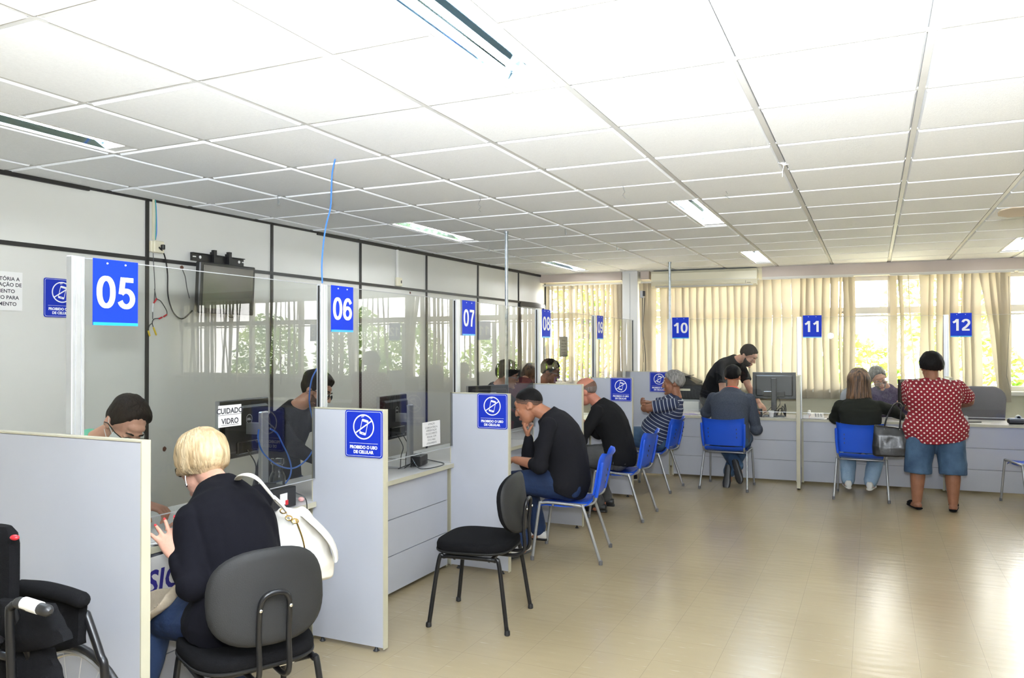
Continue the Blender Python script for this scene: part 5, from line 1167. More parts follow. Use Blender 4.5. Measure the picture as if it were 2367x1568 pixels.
    if G('mask'):
        q = mb(M_whitepl); vs_ = []; nu, nv = 20, 10
        for i in range(nv + 1):
            for j in range(nu + 1):
                az = -62 + 124 * j / nu; el_ = -8 - 58 * i / nv; d = V((sin(rad(az)) * cos(rad(el_)), cos(rad(az)) * cos(rad(el_)), sin(rad(el_)))); vs_.append(d * (head_r(d) + .008 + .016 * math.exp(-(az / 18) ** 2) * math.exp(-((el_ + 22) / 14) ** 2)))
        q.add(vs_, [(i * (nu + 1) + j, (i + 1) * (nu + 1) + j, (i + 1) * (nu + 1) + j + 1, i * (nu + 1) + j + 1) for i in range(nv) for j in range(nu)], M_whitepl, Hm)
        for sx in (-1, 1): q.tube([(sx * .062, .05, -.03), (sx * .084, .0, .0), (sx * .084, -.018, .02)], .0016, M_whitepl, 5, T=Hm); q.tube([(sx * .060, .045, -.075), (sx * .082, .0, -.035)], .0016, M_whitepl, 5, T=Hm)
        q.build('face_mask', t)
    if G('hair'): G('hair')(t, Hm)
    # ---- clothes
    if G('top'):
        m_, sl, hem = G('top'); inf = G('tinf', .014); q = mb(m_); torso(q, inf, hem, G('collar', 1.01), G('flare', 0), G('twide', 1)); q.ell(spine(.80), (.10 * s, .09 * s, .08 * s))
        for i in range(2):
            a, b, c = sh[i], el[i], wr[i]; q.ell(a, (.058 * s * ab ** .8)); q.tube([spine(.82), a.lerp(spine(.80), .4), a.lerp(b, .22)], [.085 * s, .076 * s, .056 * s * ab ** .8], None, 16, ends=True); q.tube([spine(.60), a.lerp(spine(.62), .45), a.lerp(b, .35)], [.085 * s, .075 * s, .048 * s * ab], None, 16, ends=True); q.tube([spine(.93), a.lerp(spine(.90), .25), a], [.07 * s, .052 * s, .05 * s], None, 14, ends=True)
            sl = G('top')[1] if isinstance(G('top')[1], str) else G('top')[1][i]
            if sl != 'short': q.ell(b, .062 * s * ab)
            if sl == 'long': pts = [a, a.lerp(b, .33), a.lerp(b, .7), b, b.lerp(c, .3), b.lerp(c, .65), b.lerp(c, .96)]; rr = [.056, .055, .052, .049, .046, .040, .033]
            elif sl == 'three': pts = [a, a.lerp(b, .33), a.lerp(b, .7), b, b.lerp(c, .20)]; rr = [.056, .055, .053, .052, .049]
            else: pts = [a, a.lerp(b, .3), a.lerp(b, .72)]; rr = [.056, .059, .062]
            q.tube(pts, [r_ * s * ab + G('sinf', 0) for r_ in rr], None, 18, ends=(sl != 'short'))
        cu = None
        if G('cuv'): cu = [(tuple(spine(-.2)), tuple(spine(1.05)), tuple(-F), G('cuv'))] + [(tuple(sh[i].lerp(el[i], .12)), tuple(el[i]), tuple(-F - V((.01, 0, .1))), .09) for i in (0, 1)]
        if cu:   # keep the running length continuous along the spine
            pass
        remesh(q, G('topname', 'sweater'), t, m_, vox, G('tsm', 9), cu, G('tdis', (.007, 9, (1, 1, 1))))
    if G('bottom'):
        m_, fr = G('bottom'); q = mb(m_); inf = .011
        q.ell(pel - V((0, 0, .01)), (.165 * s * bulk, .165 * s * bulk, .125 * s * bulk ** .5)) if False else torso(q, .004, -.14, .12)
        for i in range(2):
            a, b, c = hip[i], kn[i], an[i]; q.ell(a - F * .02, (.105 * s * lb))
            if fr >= 1: pts = [a, a.lerp(b, .33), a.lerp(b, .66), b.lerp(a, .08), b.lerp(c, .1), b.lerp(c, .4), b.lerp(c, .75), b.lerp(c, .97)]; rr = [x * lb for x in (.090, .087, .076, .066, .064, .063, .055, .050)]
            else: pts = [a, a.lerp(b, .33), a.lerp(b, .66), b, b.lerp(c, fr)]; rr = [x * lb for x in (.090, .092, .088, .084, .082)]
            q.tube(pts, [r_ * s + inf + G('binf', 0) for r_ in rr], None, 18, ends=(fr >= 1))
        remesh(q, G('botname', 'trousers'), t, m_, vox, 4, None, (.006, 11, (1, 1, .6)))
    # ---- shoes
    st = G('shoe')
    for i in range(2):
        if not st: break
        fd = V(G('foot', [F, F])[i]).normalized(); fu = V(G('fup', [V((0, 0, 1))] * 2)[i]); fu = (fu - fd * fu.dot(fd)).normalized(); rt = fd.cross(fu); A = an[i] - fu * .075; m_ = G('shoem'); L = .27 * s
        def ring(x, w, z0, z1, pn=14): return [A + fd * x + rt * w * cos(2 * pi * j / pn) + fu * ((z0 + z1) / 2 + (z1 - z0) / 2 * max(-1, min(1, 1.25 * sin(2 * pi * j / pn)))) for j in range(pn)]
        if st == 'slipper':
            q = mb(m_); q.loft([ring(x, w, 0.0, .022) for x, w in ((-.07, .018), (-.055, .034), (-.02, .036), (.05, .040), (.12, .044), (.165, .036), (.185, .015))], m_)
            q.loft([ring(x, w, 0.015, h) for x, w, h in ((.06, .043, .070), (.10, .046, .066), (.14, .042, .052), (.17, .03, .038), (.186, .012, .028))], m_); q.build('shoe', t)
        else:
            sole = G('sole', M_black); q = mb(sole); q.loft([ring(x, w, -.001, .022) for x, w in ((-.085, .014), (-.075, .030), (-.03, .036), (.05, .037), (.12, .046), (.165, .040), (.19, .022), (.197, .008))], sole); so = q.build('sole', t)
            hh = .095 if st == 'boot' else .078
            q = mb(m_); q.loft([ring(x, w, .014, h) for x, w, h in ((-.082, .012, .05), (-.074, .029, hh - .008), (-.04, .037, hh), (.0, .038, hh - .002), (.05, .038, .076), (.10, .042, .058), (.15, .040, .046), (.18, .028, .036), (.193, .010, .026))], m_)
            if st == 'boot': q.tube([A + fu * .05, an[i] + fu * .035 - fd * .004], [.042, .047], m_, 16)
            q.build('shoe', t)
    return t, dict(Hm=Hm, spine=spine, sh=sh, el=el, wr=wr, tips=tips, kn=kn, an=an, hip=hip, loc=loc, F=F, R=R, pel=pel, torso=torso, s=s)

def cloth(name, col, **k): return P(name, col, .92, spec=.15, bump=.18, bscale=k.pop('bscale', 600), **k)
M_cardi = cloth('black_knit', (.0045, .0045, .0075)); M_blk = cloth('black_cotton', (.012, .012, .015)); M_blk2 = cloth('black_fleece', (.010, .010, .011))
M_greykn = cloth('grey_knit', (.050, .060, .085), vcol=(.075, .088, .115), vscale=120); M_olive = cloth('dark_olive_fleece', (.018, .020, .016), var=.1); M_mint = cloth('mint_cotton', (.16, .50, .34))
M_coral = cloth('coral_collar', (.75, .16, .12)); M_lilac = cloth('greyish_purple_shirt', (.12, .10, .16), var=.2, vscale=60); M_tee = cloth('black_tee', (.010, .010, .012)); M_coat = cloth('beige_cloth', (.52, .44, .33), bscale=120)
def attr_mat(name, kind):
    m = P(name, (.5, .5, .5), .9, bump=.35, bscale=200); nt = m.node_tree; L = nt.links.new; N = nt.nodes.new; b = nt.nodes['Principled BSDF']
    a = N('ShaderNodeAttribute'); a.attribute_name = 'cuv'; sx = N('ShaderNodeSeparateXYZ'); L(a.outputs['Vector'], sx.inputs[0])
    def M2(op, x, y=None):
        n = N('ShaderNodeMath'); n.operation = op
        for i_, v in enumerate((x, y)):
            if v is None: continue
            if isinstance(v, (int, float)): n.inputs[i_].default_value = v
            else: L(v, n.inputs[i_])
        return n.outputs[0]
    mx = N('ShaderNodeMix'); mx.data_type = 'RGBA'
    if kind == 'stripe':
        v = M2('FRACT', M2('MULTIPLY', sx.outputs[1], 1 / .040)); f = M2('LESS_THAN', M2('ABSOLUTE', M2('SUBTRACT', v, .5)), .095)
        mx.inputs['A'].default_value = (.022, .032, .080, 1); mx.inputs['B'].default_value = (.42, .45, .52, 1)
    else:
        p_ = .050; v = M2('MULTIPLY', sx.outputs[1], 1 / (p_ * .5)); row = M2('FLOOR', v); sh_ = M2('MULTIPLY', M2('MODULO', M2('ADD', row, 1000.0), 2.0), .5)
        u = M2('ADD', M2('MULTIPLY', sx.outputs[0], 1 / p_), sh_); fu = M2('MULTIPLY', M2('SUBTRACT', M2('FRACT', u), .5), 2.0); fv = M2('SUBTRACT', M2('FRACT', v), .5)
        f = M2('LESS_THAN', M2('ADD', M2('MULTIPLY', fu, fu), M2('MULTIPLY', fv, fv)), .105)
        mx.inputs['A'].default_value = (.23, .010, .022, 1); mx.inputs['B'].default_value = (.75, .66, .62, 1)
    L(f, mx.inputs['Factor']); L(mx.outputs['Result'], b.inputs['Base Color']); return m
M_stripe = attr_mat('navy_striped_jersey', 'stripe'); M_dots = attr_mat('red_dotted_fabric', 'dots')
MAN = [(0, 42), (35, 36), (60, 18), (75, 2), (88, -12), (100, 2), (115, -18), (150, -32), (180, -38)]
def short_hair(mat, top=.022, side=.006, line=MAN, seed=1, lump=.005, **k):
    return lambda t, Hm: hair_cap(t, Hm, mat, line, lambda a, e: side + (top - side) * sstep((e - 18) / 30), seed, lump=lump, **k)
LE = M_cablek

M_stub = P('brown_stubble', (.12, .065, .045), .8, bump=.5, bscale=200); M_stub2 = P('dark_beard', (.025, .016, .012), .8, bump=.6, bscale=200)
def wz(v, z): v = V(v); v.z = z; return v
# 1. blonde woman in the foreground
pl = V((-2.27, 2.385, .575)); nk = at(517, 1140, Y=2.47); hd = at(466, 1073, Y=2.50)
def blonde_hair(t, Hm):
    line = [(0, 30), (40, 22), (62, 0), (78, -24), (95, -34), (120, -42), (150, -52), (180, -56)]
    hair_cap(t, Hm, M_blonde, line, lambda a, e: .018 + .012 * sstep((e + 10) / 60) + .008 * sstep((30 - abs(e)) / 40) * (a > 60), 3, (220, 90), .0035, lump=.006, fine=26)
    q = mb(M_blonde); locks(q, Hm, M_blonde, 210, 4, 62, 180, .030, (15, 88), .0055, .019, flick=-.05); locks(q, Hm, M_blonde, 70, 9, 15, 80, .010, (35, 88), .0055, .019, flick=-.02); q.build('hair_locks', t, ang=180)
t, J = person('seated woman with short blonde hair, black cardigan and white shoulder bag', dict(pel=pl, neck=nk, head=hd, gaze=(-.93, .12, -.32), face=(-.93, .37), s=1.0, bulk=1.10, sw=.165, sr=(.05, 1, 0), shz=(-.03, 0), arch=.06, female=True,
    wrist=[at(411, 1290, Z=.80), V((-2.80, 2.66, .80))], elbow=[at(446, 1352, Y=2.19), None], eh=[V((0, -.3, -1)), V((.1, .15, -1))], hand=[V((-.62, .05, .75)), V((-.8, .1, 0))], hnorm=[V((.6, -.6, .45)), V((0, 0, 1))], hside=(-1, 1), curl=(.16, .4), spread=.20, hsize=1.06,
    ankle=[V((-2.70, 2.22, .09)), V((-2.62, 2.72, .09))], knee=[None, None], skin=SK_pale, brow=M_blonde, glasses=M_blackgloss, hair=blonde_hair, top=(M_cardi, 'long', -.16), topname='cardigan', flare=.35, tdis=(.008, 7, (1.6, 1.6, .35)), sinf=.006, collar=1.02, vox=.006,
    bottom=(M_denim, 1), botname='jeans', shoe='shoe', shoem=M_black, hs=1.04))
for p, v, n in J['tips'][0]:
    q = mb(M_red); R3 = Matrix((v.cross(n).normalized(), v, n)).transposed(); q.ell(p + n * .0045 + v * .001, (.0052, .0085, .003), M_red, 10, 8, R=R3); q.build('fingernail', t)
q = mb(M_silver); Hm = J['Hm']
q.tube([(-.083, .0, -.040), (-.086, .0, -.055), (-.085, .0, -.075)], .0016, M_chrome, 5, T=Hm); q.ell((-.085, 0, -.078), (.005, .005, .009), M_chrome, T=Hm); q.build('earring', t)
q = mb(M_gold); w_ = J['wr'][0]; _p, _v, _n = J['tips'][0][2]; c = w_.lerp(_p, .62); q.tube([c + (_n * cos(a) + _v.cross(_n) * sin(a)) * .0115 for a in [2 * pi * k / 12 for k in range(13)]], .0016, M_gold, 6); q.build('ring', t)
# folded beige coat on her lap
q = mb(M_coat); lo = J['loc']; k_ = J['kn'][0]; rings = []
for i in range(9):
    f = i / 8; c = J['hip'][0].lerp(k_, .45 + .55 * f) + V((-.03, -.02, .105 - .04 * f)); rings.append([c + V((.012 * sin(3 * a + i), (.16 * cos(a) - .02 * i / 8), (.028 + .006 * sin(2 * a + i)) * sin(a) - (.10 * f if cos(a) < -.2 else 0) - .05 * abs(cos(a)))) + lo for a in [2 * pi * j / 20 for j in range(20)]])
q.loft(rings, M_coat); o = remesh(q, 'folded_coat', None, M_coat, .007, 4, None, (.008, 12, (1, 1, 1))); tag(o, 'beige coat folded over the lap of the blonde woman', 'coat')
q = mb(M_black); q.ell(at(406, 1375, Y=2.2), .008, M_black, 10, 6)
# white shoulder bag hanging behind her
B0 = at(684, 1232, Y=2.66); t = thing('shoulder_bag', 'cream leather shoulder bag with gold rings hanging at the blonde woman', 'bag', wz(B0, 0)); z0 = B0.z
q = mb(M_leather); bx, by = V((.80, .60, 0)), V((-.6, .8, 0)); rings = []
for f, w, d in ((0, .10, .05), (.06, .15, .075), (.25, .165, .085), (.5, .150, .075), (.75, .115, .055), (.92, .075, .035), (1, .045, .018)):
    c = V((0, 0, z0 - .20 + .30 * f)) + bx * (-.02 * f); rings.append([c + bx * (w * cos(a)) + by * (d * sin(a)) + V((0, 0, .02 * abs(cos(a)) * (f - .5))) for a in [2 * pi * j / 28 for j in range(28)]])
q.loft(rings, M_leather); remesh(q, 'pouch', t, M_leather, .006, 3, None, (.012, 11, (1, 1, .5)))
q = mb(M_leather); rings = []
for f in np.linspace(0, 1, 9): c = V((0, 0, z0 + .09 - .20 * f)) + bx * (.03 + .135 * sin(f * 1.6)) + by * -.03; rings.append([c + by * (.075 * cos(a)) + bx * (.012 * sin(a)) for a in [2 * pi * j / 16 for j in range(16)]])
q.loft(rings, M_leather); q.build('side_flap', t)
q = mb(M_gold); q.tube(smooth_path([V((0, 0, z0 + .07)) + bx * (.0) - by * .045, V((0, 0, z0 - .02)) + bx * .035 - by * .087, V((0, 0, z0 - .14)) + bx * .05 - by * .09]), .0035, M_gold, 6); q.build('zip', t)
Lw = lambda px, py, Y: at(px, py, Y=Y) - wz(B0, 0)
q = mb(M_leather); sp_ = smooth_path([Lw(678, 1208, 2.62), Lw(660, 1180, 2.58), Lw(640, 1160, 2.54), Lw(618, 1133, 2.47), Lw(596, 1108, 2.42), Lw(575, 1098, 2.40), Lw(556, 1100, 2.42), Lw(548, 1112, 2.50)]); q.tube(sp_, .016, M_leather, 10, sx=.35, ref=(.6, -.8, 0)); q.build('strap', t)
q = mb(M_leather); q.tube(smooth_path([Lw(634, 1150, 2.50), Lw(648, 1163, 2.53), Lw(662, 1180, 2.56)]), [.013] * 13, M_leather, 10, sx=.5, ref=(.6, -.8, 0)); q.build('strap_end', t)
for px, py in ((655, 1182), (668, 1198), (682, 1205)):
    q = mb(M_gold); c = Lw(px, py, 2.56); q.tube([c + V((.7, .5, 0)) * (.015 * cos(a)) + V((.35, -.1, -.9)) * (.010 * sin(a)) for a in [2 * pi * k / 14 for k in range(15)]], .0028, M_gold, 6); q.build('ring', t)

# 2. clerk at counter 05
t, J = person('clerk with dark hair, glasses and mint shirt bent over the papers at counter 05', dict(pel=V((-3.66, 2.55, .58)), neck=V((-3.50, 2.58, 1.10)), head=at(288, 982, X=-3.26), gaze=(.74, -.12, -.66), face=(1, 0), sw=.18, arch=.03,
    wrist=[V((-3.30, 2.44, .80)), at(338, 1166, X=-3.07)], eh=[V((0, .6, -1)), V((0, -.8, -1))], hand=[V((.8, -.3, -.1)), V((.9, .25, -.25))], curl=(.5, .9), ankle=[V((-3.5, 2.68, .09)), V((-3.5, 2.42, .09))], skin=SK_fair, hair=short_hair(M_hairb, .020, .003, [(0, 56), (30, 50), (50, 34), (68, 12), (80, -6), (88, -14), (100, 0), (120, -18), (150, -32), (180, -38)], seed=4, lump=.004), glasses=M_blackgloss, mask=True,
    top=(M_mint, 'short', -.1), topname='shirt', bottom=(M_denim, 1), shoe='shoe', shoem=M_black))
# 3. clerk at counter 06
t, J = person('bearded clerk with glasses and fade haircut in profile at counter 06', dict(pel=V((-3.82, 4.36, .64)), neck=V((-3.72, 4.31, 1.13)), head=at(731, 907, X=-3.57), gaze=(.93, .25, -.30), face=(1, 0), wrist=[V((-3.2, 4.6, .80)), V((-3.2, 4.15, .80))], ankle=[V((-3.5, 4.45, .09)), V((-3.5, 4.2, .09))],
    skin=SK_fair, hair=short_hair(M_hairb, .034, .003, seed=6), glasses=M_blackgloss, beard=(M_stub, .003), top=(M_blk, 'long', -.1), bottom=(M_denim, 1), shoe='shoe', shoem=M_black))
# 4. man in the black sweater
pl = V((-2.15, 5.73, .57)); nk = at(1285, 968, Y=5.70); hd = at(1222, 938, Y=5.66)
BUZZ = [(0, 50), (30, 44), (50, 40), (70, 30), (88, 22), (110, 16), (130, 2), (150, -8), (180, -12)]
M_fade = P('cropped_hair_skin', (.17, .085, .055), .7, bump=.3, bscale=250, vcol=(.10, .055, .038), vscale=180); M_fade2 = P('cropped_hair_skin_dark', (.055, .032, .024), .7, bump=.3, bscale=250, vcol=(.10, .055, .038), vscale=200)
def buzz(t, Hm):
    sh_ = lambda L_, k: [(a, e - k) for a, e in L_]
    hair_cap(t, Hm, M_fade, sh_(BUZZ, 20), lambda a, e: .0006, 2, lump=.0002, groove=.0003, name='hair_fade'); hair_cap(t, Hm, M_fade2, sh_(BUZZ, 8), lambda a, e: .0018, 2, lump=.0002, groove=.0003, name='hair_fade'); hair_cap(t, Hm, M_hairk, BUZZ, lambda a, e: .003 + .003 * sstep((e - 40) / 30), 2, lump=.0005, groove=.0005)
t, J = person('man in a black sweater and jeans resting his chin on his hand', dict(pel=pl, neck=nk, head=hd, gaze=(-.90, -.22, -.38), face=(F07.x, F07.y), s=1.04, bulk=1.16, sw=.19, arch=.075, belly=.03, hs=1.10, nb=1.1, vox=.007,
    wrist=[at(1190, 1063, Y=5.54), at(1222, 1010, Y=5.66)], elbow=[at(1247, 1076, Y=5.44), at(1219, 1070, Y=5.72)], flare=.15, hand=[V((-.95, .15, .02)), V((-.42, -.05, .85))], hnorm=[V((0, 0, 1)), V((-.8, -.5, -.2))], hside=(-1, -1), curl=(.7, 1.7),
    ankle=[V((-2.44, 5.50, .10)), V((-2.50, 5.95, .10))], knee=[V((-2.58, 5.56, .56)), V((-2.58, 5.86, .56))], foot=[V((-.22, -.97, 0)), V((-1, 0, 0))], skin=SK_tan, hair=buzz, nl=.145, brow=M_hairk,
    top=(M_blk, ('three', 'long'), -.15), collar=1.0, tdis=(.006, 8, (1, 1, 1)), bottom=(M_denim, 1), botname='jeans', shoe='shoe', shoem=M_leather, sole=M_black))
# 5-7. heads behind the glass of counters 07 to 09
t, J = person('young clerk with dark fringe and glasses behind the glass of counter 07', dict(pel=V((-3.66, 7.30, .65)), neck=V((-3.55, 7.27, 1.16)), head=at(1174, 868, X=-3.40), gaze=(.88, .30, -.25), face=(1, 0), wrist=[V((-3.0, 7.5, .82)), V((-3.0, 7.05, .82))], ankle=[V((-3.35, 7.4, .09)), V((-3.35, 7.2, .09))],
    skin=SK_pale, hair=short_hair(M_hairk, .034, .020, [(0, 26), (35, 20), (60, 2), (75, -8), (88, -16), (100, -4), (120, -22), (150, -34), (180, -40)], 8), glasses=M_greytube, top=(M_blk, 'long', -.1), bottom=(M_denim, 1), shoe='shoe', shoem=M_black))
def long_hair(mat, L=.20, seed=3, n=230, out=.018, top=.02, w=.0095):
    def f(t, Hm):
        hair_cap(t, Hm, mat, [(0, 40), (40, 30), (62, 10), (80, -20), (100, -40), (180, -60)], lambda a, e: top + .010 * sstep((a - 60) / 60), seed, (160, 80), .004)
        q = mb(mat); locks(q, Hm, mat, n, seed, 62, 180, L, (10, 85), w, out, flick=.01); locks(q, Hm, mat, n // 6, seed + 1, 40, 70, L * .8, (30, 80), w, out); q.build('hair_locks', t, ang=180)
    return f
t, J = person('woman with long brown hair seen from behind at counter 08', dict(pel=V((-3.90, 8.62, .65)), neck=V((-3.88, 8.60, 1.13)), head=at(1226, 868, X=-3.85), gaze=(-.3, .95, -.1), face=(-.2, 1), female=True, wrist=[V((-4.15, 9.05, .80)), V((-3.75, 9.1, .80))], ankle=[V((-4.0, 9.1, .09)), V((-3.85, 9.1, .09))],
    skin=SK_fair, eyes=True, hair=long_hair(M_hairlong, .22, 5), top=(cloth('dark_red_top', (.10, .02, .03)), 'long', -.1), topname='blouse', bottom=(M_denim, 1), shoe='shoe', shoem=M_black))
t, J = person('clerk with glasses behind the glass of counter 08, half hidden by reflections', dict(pel=V((-3.55, 8.10, .66)), neck=V((-3.42, 8.08, 1.12)), head=at(1272, 860, X=-3.27), gaze=(.90, .25, -.30), face=(1, 0), wrist=[V((-3.0, 8.25, .82)), V((-3.0, 7.85, .82))], ankle=[V((-3.3, 8.2, .09)), V((-3.3, 8.0, .09))],
    skin=SK_tan, hair=short_hair(M_hairb, .02, .008, seed=12), glasses=M_greytube, top=(M_blk, 'long', -.1), bottom=(M_denim, 1), shoe='shoe', shoem=M_black))
# 8. bald man
pl = V((-2.22, 7.28, .57)); nk = at(1384, 935, Y=7.27); hd = at(1354, 905, Y=7.25)
M_hairdg = P('dark_grey_hair', (.10, .07, .058), .7, bump=.4, bscale=120, stretch=(1, 1, .15), vcol=(.17, .135, .12), vscale=70)
def bald(t, Hm):
  hair_cap(t, Hm, M_fade, [(0, 95), (70, 80), (84, -10), (100, 0), (120, -20), (150, -34), (180, -38)], lambda a, e: -.010 + .0110 * sstep((40 - e) / 14), 5, lump=.0003, groove=.0004, name='hair_fade')
  hair_cap(t, Hm, M_hairdg, [(0, 95), (70, 80), (84, -6), (100, 2), (120, -16), (150, -30), (180, -34)], lambda a, e: -.010 + .0125 * sstep((26 - e + 6 * cos(rad(a) * 3)) / 18), 5, lump=.0005, groove=.0008)
t, J = person('bald man in a black jacket and grey trousers seated at counter 08', dict(pel=pl, neck=nk, head=hd, gaze=(-.93, .05, -.35), face=(F08.x, F08.y), s=1.05, bulk=1.15, sw=.185, arch=.06, hs=1.10, wrist=[V((-2.72, 7.08, .82)), V((-2.75, 7.45, .82))], ankle=[V((-2.40, 7.20, .10)), V((-2.42, 7.50, .10))], knee=[V((-2.62, 7.15, .55)), V((-2.60, 7.42, .55))],
    skin=SK_ruddy, brow=M_hairg, hair=bald, top=(M_blk2, 'long', -.13), topname='jacket', flare=.2, bottom=(M_greytr, 1), shoe='shoe', shoem=M_black))
# 9. striped shirt man, arms crossed
pl = V((-2.24, 8.82, .57)); nk = at(1566, 922, Y=8.80); hd = at(1556, 886, Y=8.80)
t, J = person('grey-haired man in a navy striped T-shirt leaning back with crossed arms', dict(pel=pl, neck=nk, head=hd, gaze=(-.97, -.22, -.05), face=(-.97, -.20), s=1.03, bulk=1.22, belly=.06, sw=.185, arch=-.02, hs=1.10, wrist=[V((-2.38, 8.80, .93)), V((-2.36, 8.66, .98))], elbow=[at(1490, 945, Y=8.54), V((-2.36, 8.98, .93))],
    hand=[V((.2, 1, -.25)), V((.1, -1, .2))], hnorm=[V((-1, 0, .3)), V((-1, 0, 0))], curl=(.9, 1.0), ankle=[V((-2.62, 9.05, .10)), V((-2.78, 9.12, .10))], knee=[V((-2.66, 8.75, .60)), V((-2.68, 9.0, .57))], foot=[V((-.9, -.3, 0)), V((-.9, -.3, 0))],
    skin=SK_brown, brow=M_hairg, hair=short_hair(M_hairg, .020, .012, seed=9, lump=.006), top=(M_stripe, 'short', -.10), topname='striped_shirt', cuv=.18, tdis=(.004, 8, (1, 1, 1)), bottom=(M_denim2, .3), botname='shorts', shoe='shoe', shoem=cloth('dark_grey_mesh', (.03, .03, .035)), sole=M_rubber))
# 10. man in the grey sweater, from behind, ankles crossed
pl = V((-1.50, 9.21, .57)); nk = at(1692, 902, Y=9.30); hd = at(1694, 872, Y=9.36)
t, J = person('man in a grey sweater with coral collar seated at counter 10, seen from behind', dict(pel=pl, neck=nk, head=hd, gaze=(.05, .93, -.30), face=(F10.x, F10.y), s=1.08, bulk=1.20, sw=.172, shz=(-.02, -.02), arch=.04, hs=1.08, wrist=[V((-1.70, 9.70, .84)), V((-1.27, 9.66, .84))], elbow=[V((-1.80, 9.44, .83)), at(1748, 992, Y=9.34)], hand=[V((.3, 1, 0)), V((-.3, 1, 0))],
    ankle=[at(1706, 1080, Y=9.20), at(1684, 1094, Y=9.28)], knee=[V((-1.66, 9.55, .53)), V((-1.36, 9.55, .53))], foot=[V((.30, -.25, -.95)), V((-.05, -.30, -.95))], fup=[V((.2, .95, -.2)), V((0, .95, -.3))], skin=SK_tan, hair=short_hair(M_hairk, .016, .008, seed=14), top=(M_greykn, 'long', -.14), vox=.008, tdis=(.005, 6, (1, 1, 1)), bottom=(M_denim2, 1), botname='jeans', shoe='shoe', shoem=M_black, sole=M_black))
q = mb(M_coral); c = J['spine'](1.0); q.tube([c + V((.062 * cos(a), .055 * sin(a), .012 - .02 * sin(a))) for a in [2 * pi * k / 20 for k in range(21)]], .018, M_coral, 10); q.build('collar', t)
q = mb(M_greykn); sp_ = J['spine']
rings = []
for f in (-.15, -.10, -.02):
    pass
# 11. woman in olive jacket
pl = V((-.10, 9.16, .57)); nk = at(1985, 920, Y=9.25); hd = at(1986, 886, Y=9.29)
t, J = person('woman with long streaked brown hair in a dark olive jacket at counter 11', dict(pel=pl, neck=nk, head=hd, gaze=(.18, .95, -.20), face=(F11.x, F11.y), s=1.02, bulk=1.22, sw=.168, shz=(-.025, -.025), arch=.03, female=True, hs=1.06, wrist=[V((-.38, 9.68, .83)), at(2084, 962, Y=9.66)], elbow=[V((-.38, 9.38, .82)), at(2062, 950, Y=9.42)], hand=[V((.3, 1, 0)), V((.6, .7, -.1))],
    ankle=[at(1960, 1112, Y=9.42), at(2012, 1116, Y=9.42)], knee=[V((-.26, 9.62, .54)), V((.06, 9.62, .54))], foot=[V((-.15, 1, 0)), V((.15, 1, 0))], skin=SK_pale, hair=long_hair(M_hairlong, .21, 6, 260, .028, .028), top=(M_olive, 'long', -.06), topname='jacket', sinf=.006, vox=.008, tdis=(.006, 7, (.6, .6, 2.2)), bottom=(M_denim3, 1), botname='jeans', binf=.004, shoe='boot', shoem=M_rubber, sole=M_rubber))
# 12. grey-haired clerk at 11
t, J = person('grey-haired clerk with spectacles leaning forward behind counter 11', dict(pel=V((.12, 10.62, .58)), neck=V((.13, 10.50, 1.12)), head=at(2030, 874, Y=10.42), gaze=(.30, -.80, -.50), face=(.1, -1), s=1.03, bulk=1.08, hs=1.12, wrist=[at(2078, 930, Y=10.15), V((-.05, 10.12, .84))], hand=[V((.5, -.8, 0)), V((.2, -1, 0))], ankle=[V((.22, 10.25, .09)), V((.02, 10.25, .09))],
    skin=SK_pale, brow=M_hairg, hair=short_hair(M_hairg, .014, .008, [(0, 55), (30, 50), (55, 26), (75, 5), (88, -10), (100, 0), (120, -18), (180, -35)], 3), glasses=M_greytube, beard=(M_hairg, .002), top=(M_lilac, 'long', -.1), topname='shirt', bottom=(M_greytr, 1), shoe='shoe', shoem=M_black))
# 13. standing woman in the dotted blouse
pl = V((.555, 8.75, .82)); nk = at(2155, 878, Y=8.72); hd = at(2152, 850, Y=8.76)
def bun(t, Hm):
    hair_cap(t, Hm, M_hairk, [(0, 40), (40, 34), (65, 14), (80, 0), (92, -10), (110, -24), (150, -38), (180, -42)], lambda a, e: .014 + .012 * (a > 100), 6, lump=.006)
t, J = person('heavy-set woman in a red dotted blouse and denim shorts standing at counter 12', dict(pel=pl, neck=nk, head=hd, gaze=(-.25, .90, -.35), face=(-.08, 1), s=1.02, bulk=1.46, belly=.08, bust=.03, sw=.175, arch=.02, female=True, hs=1.12, nb=1.15, armb=1.22, legb=1.20, nl=.15, shz=(.0, .0),
    wrist=[at(2108, 936, Y=9.22), V((.80, 9.25, 1.00))], elbow=[at(2107, 940, Y=8.90), V((.87, 8.93, 1.06))], hand=[V((.0, 1, -.3)), V((-.4, .8, -.2))], ankle=[V((.385, 8.70, .085)), V((.70, 8.72, .085))], knee=[V((.40, 8.73, .46)), V((.70, 8.75, .46))], foot=[V((-.35, 1, 0)), V((.12, 1, 0))],
    skin=SK_brown, hair=bun, mask=False, top=(M_dots, 'short', -.22), topname='dotted_blouse', collar=.985, flare=.28, cuv=2, vox=.009, tdis=(.005, 5, (1, 1, .5)), bottom=(M_denim2, .28), botname='denim_shorts', binf=.012, shoe='slipper', shoem=M_blackfab))
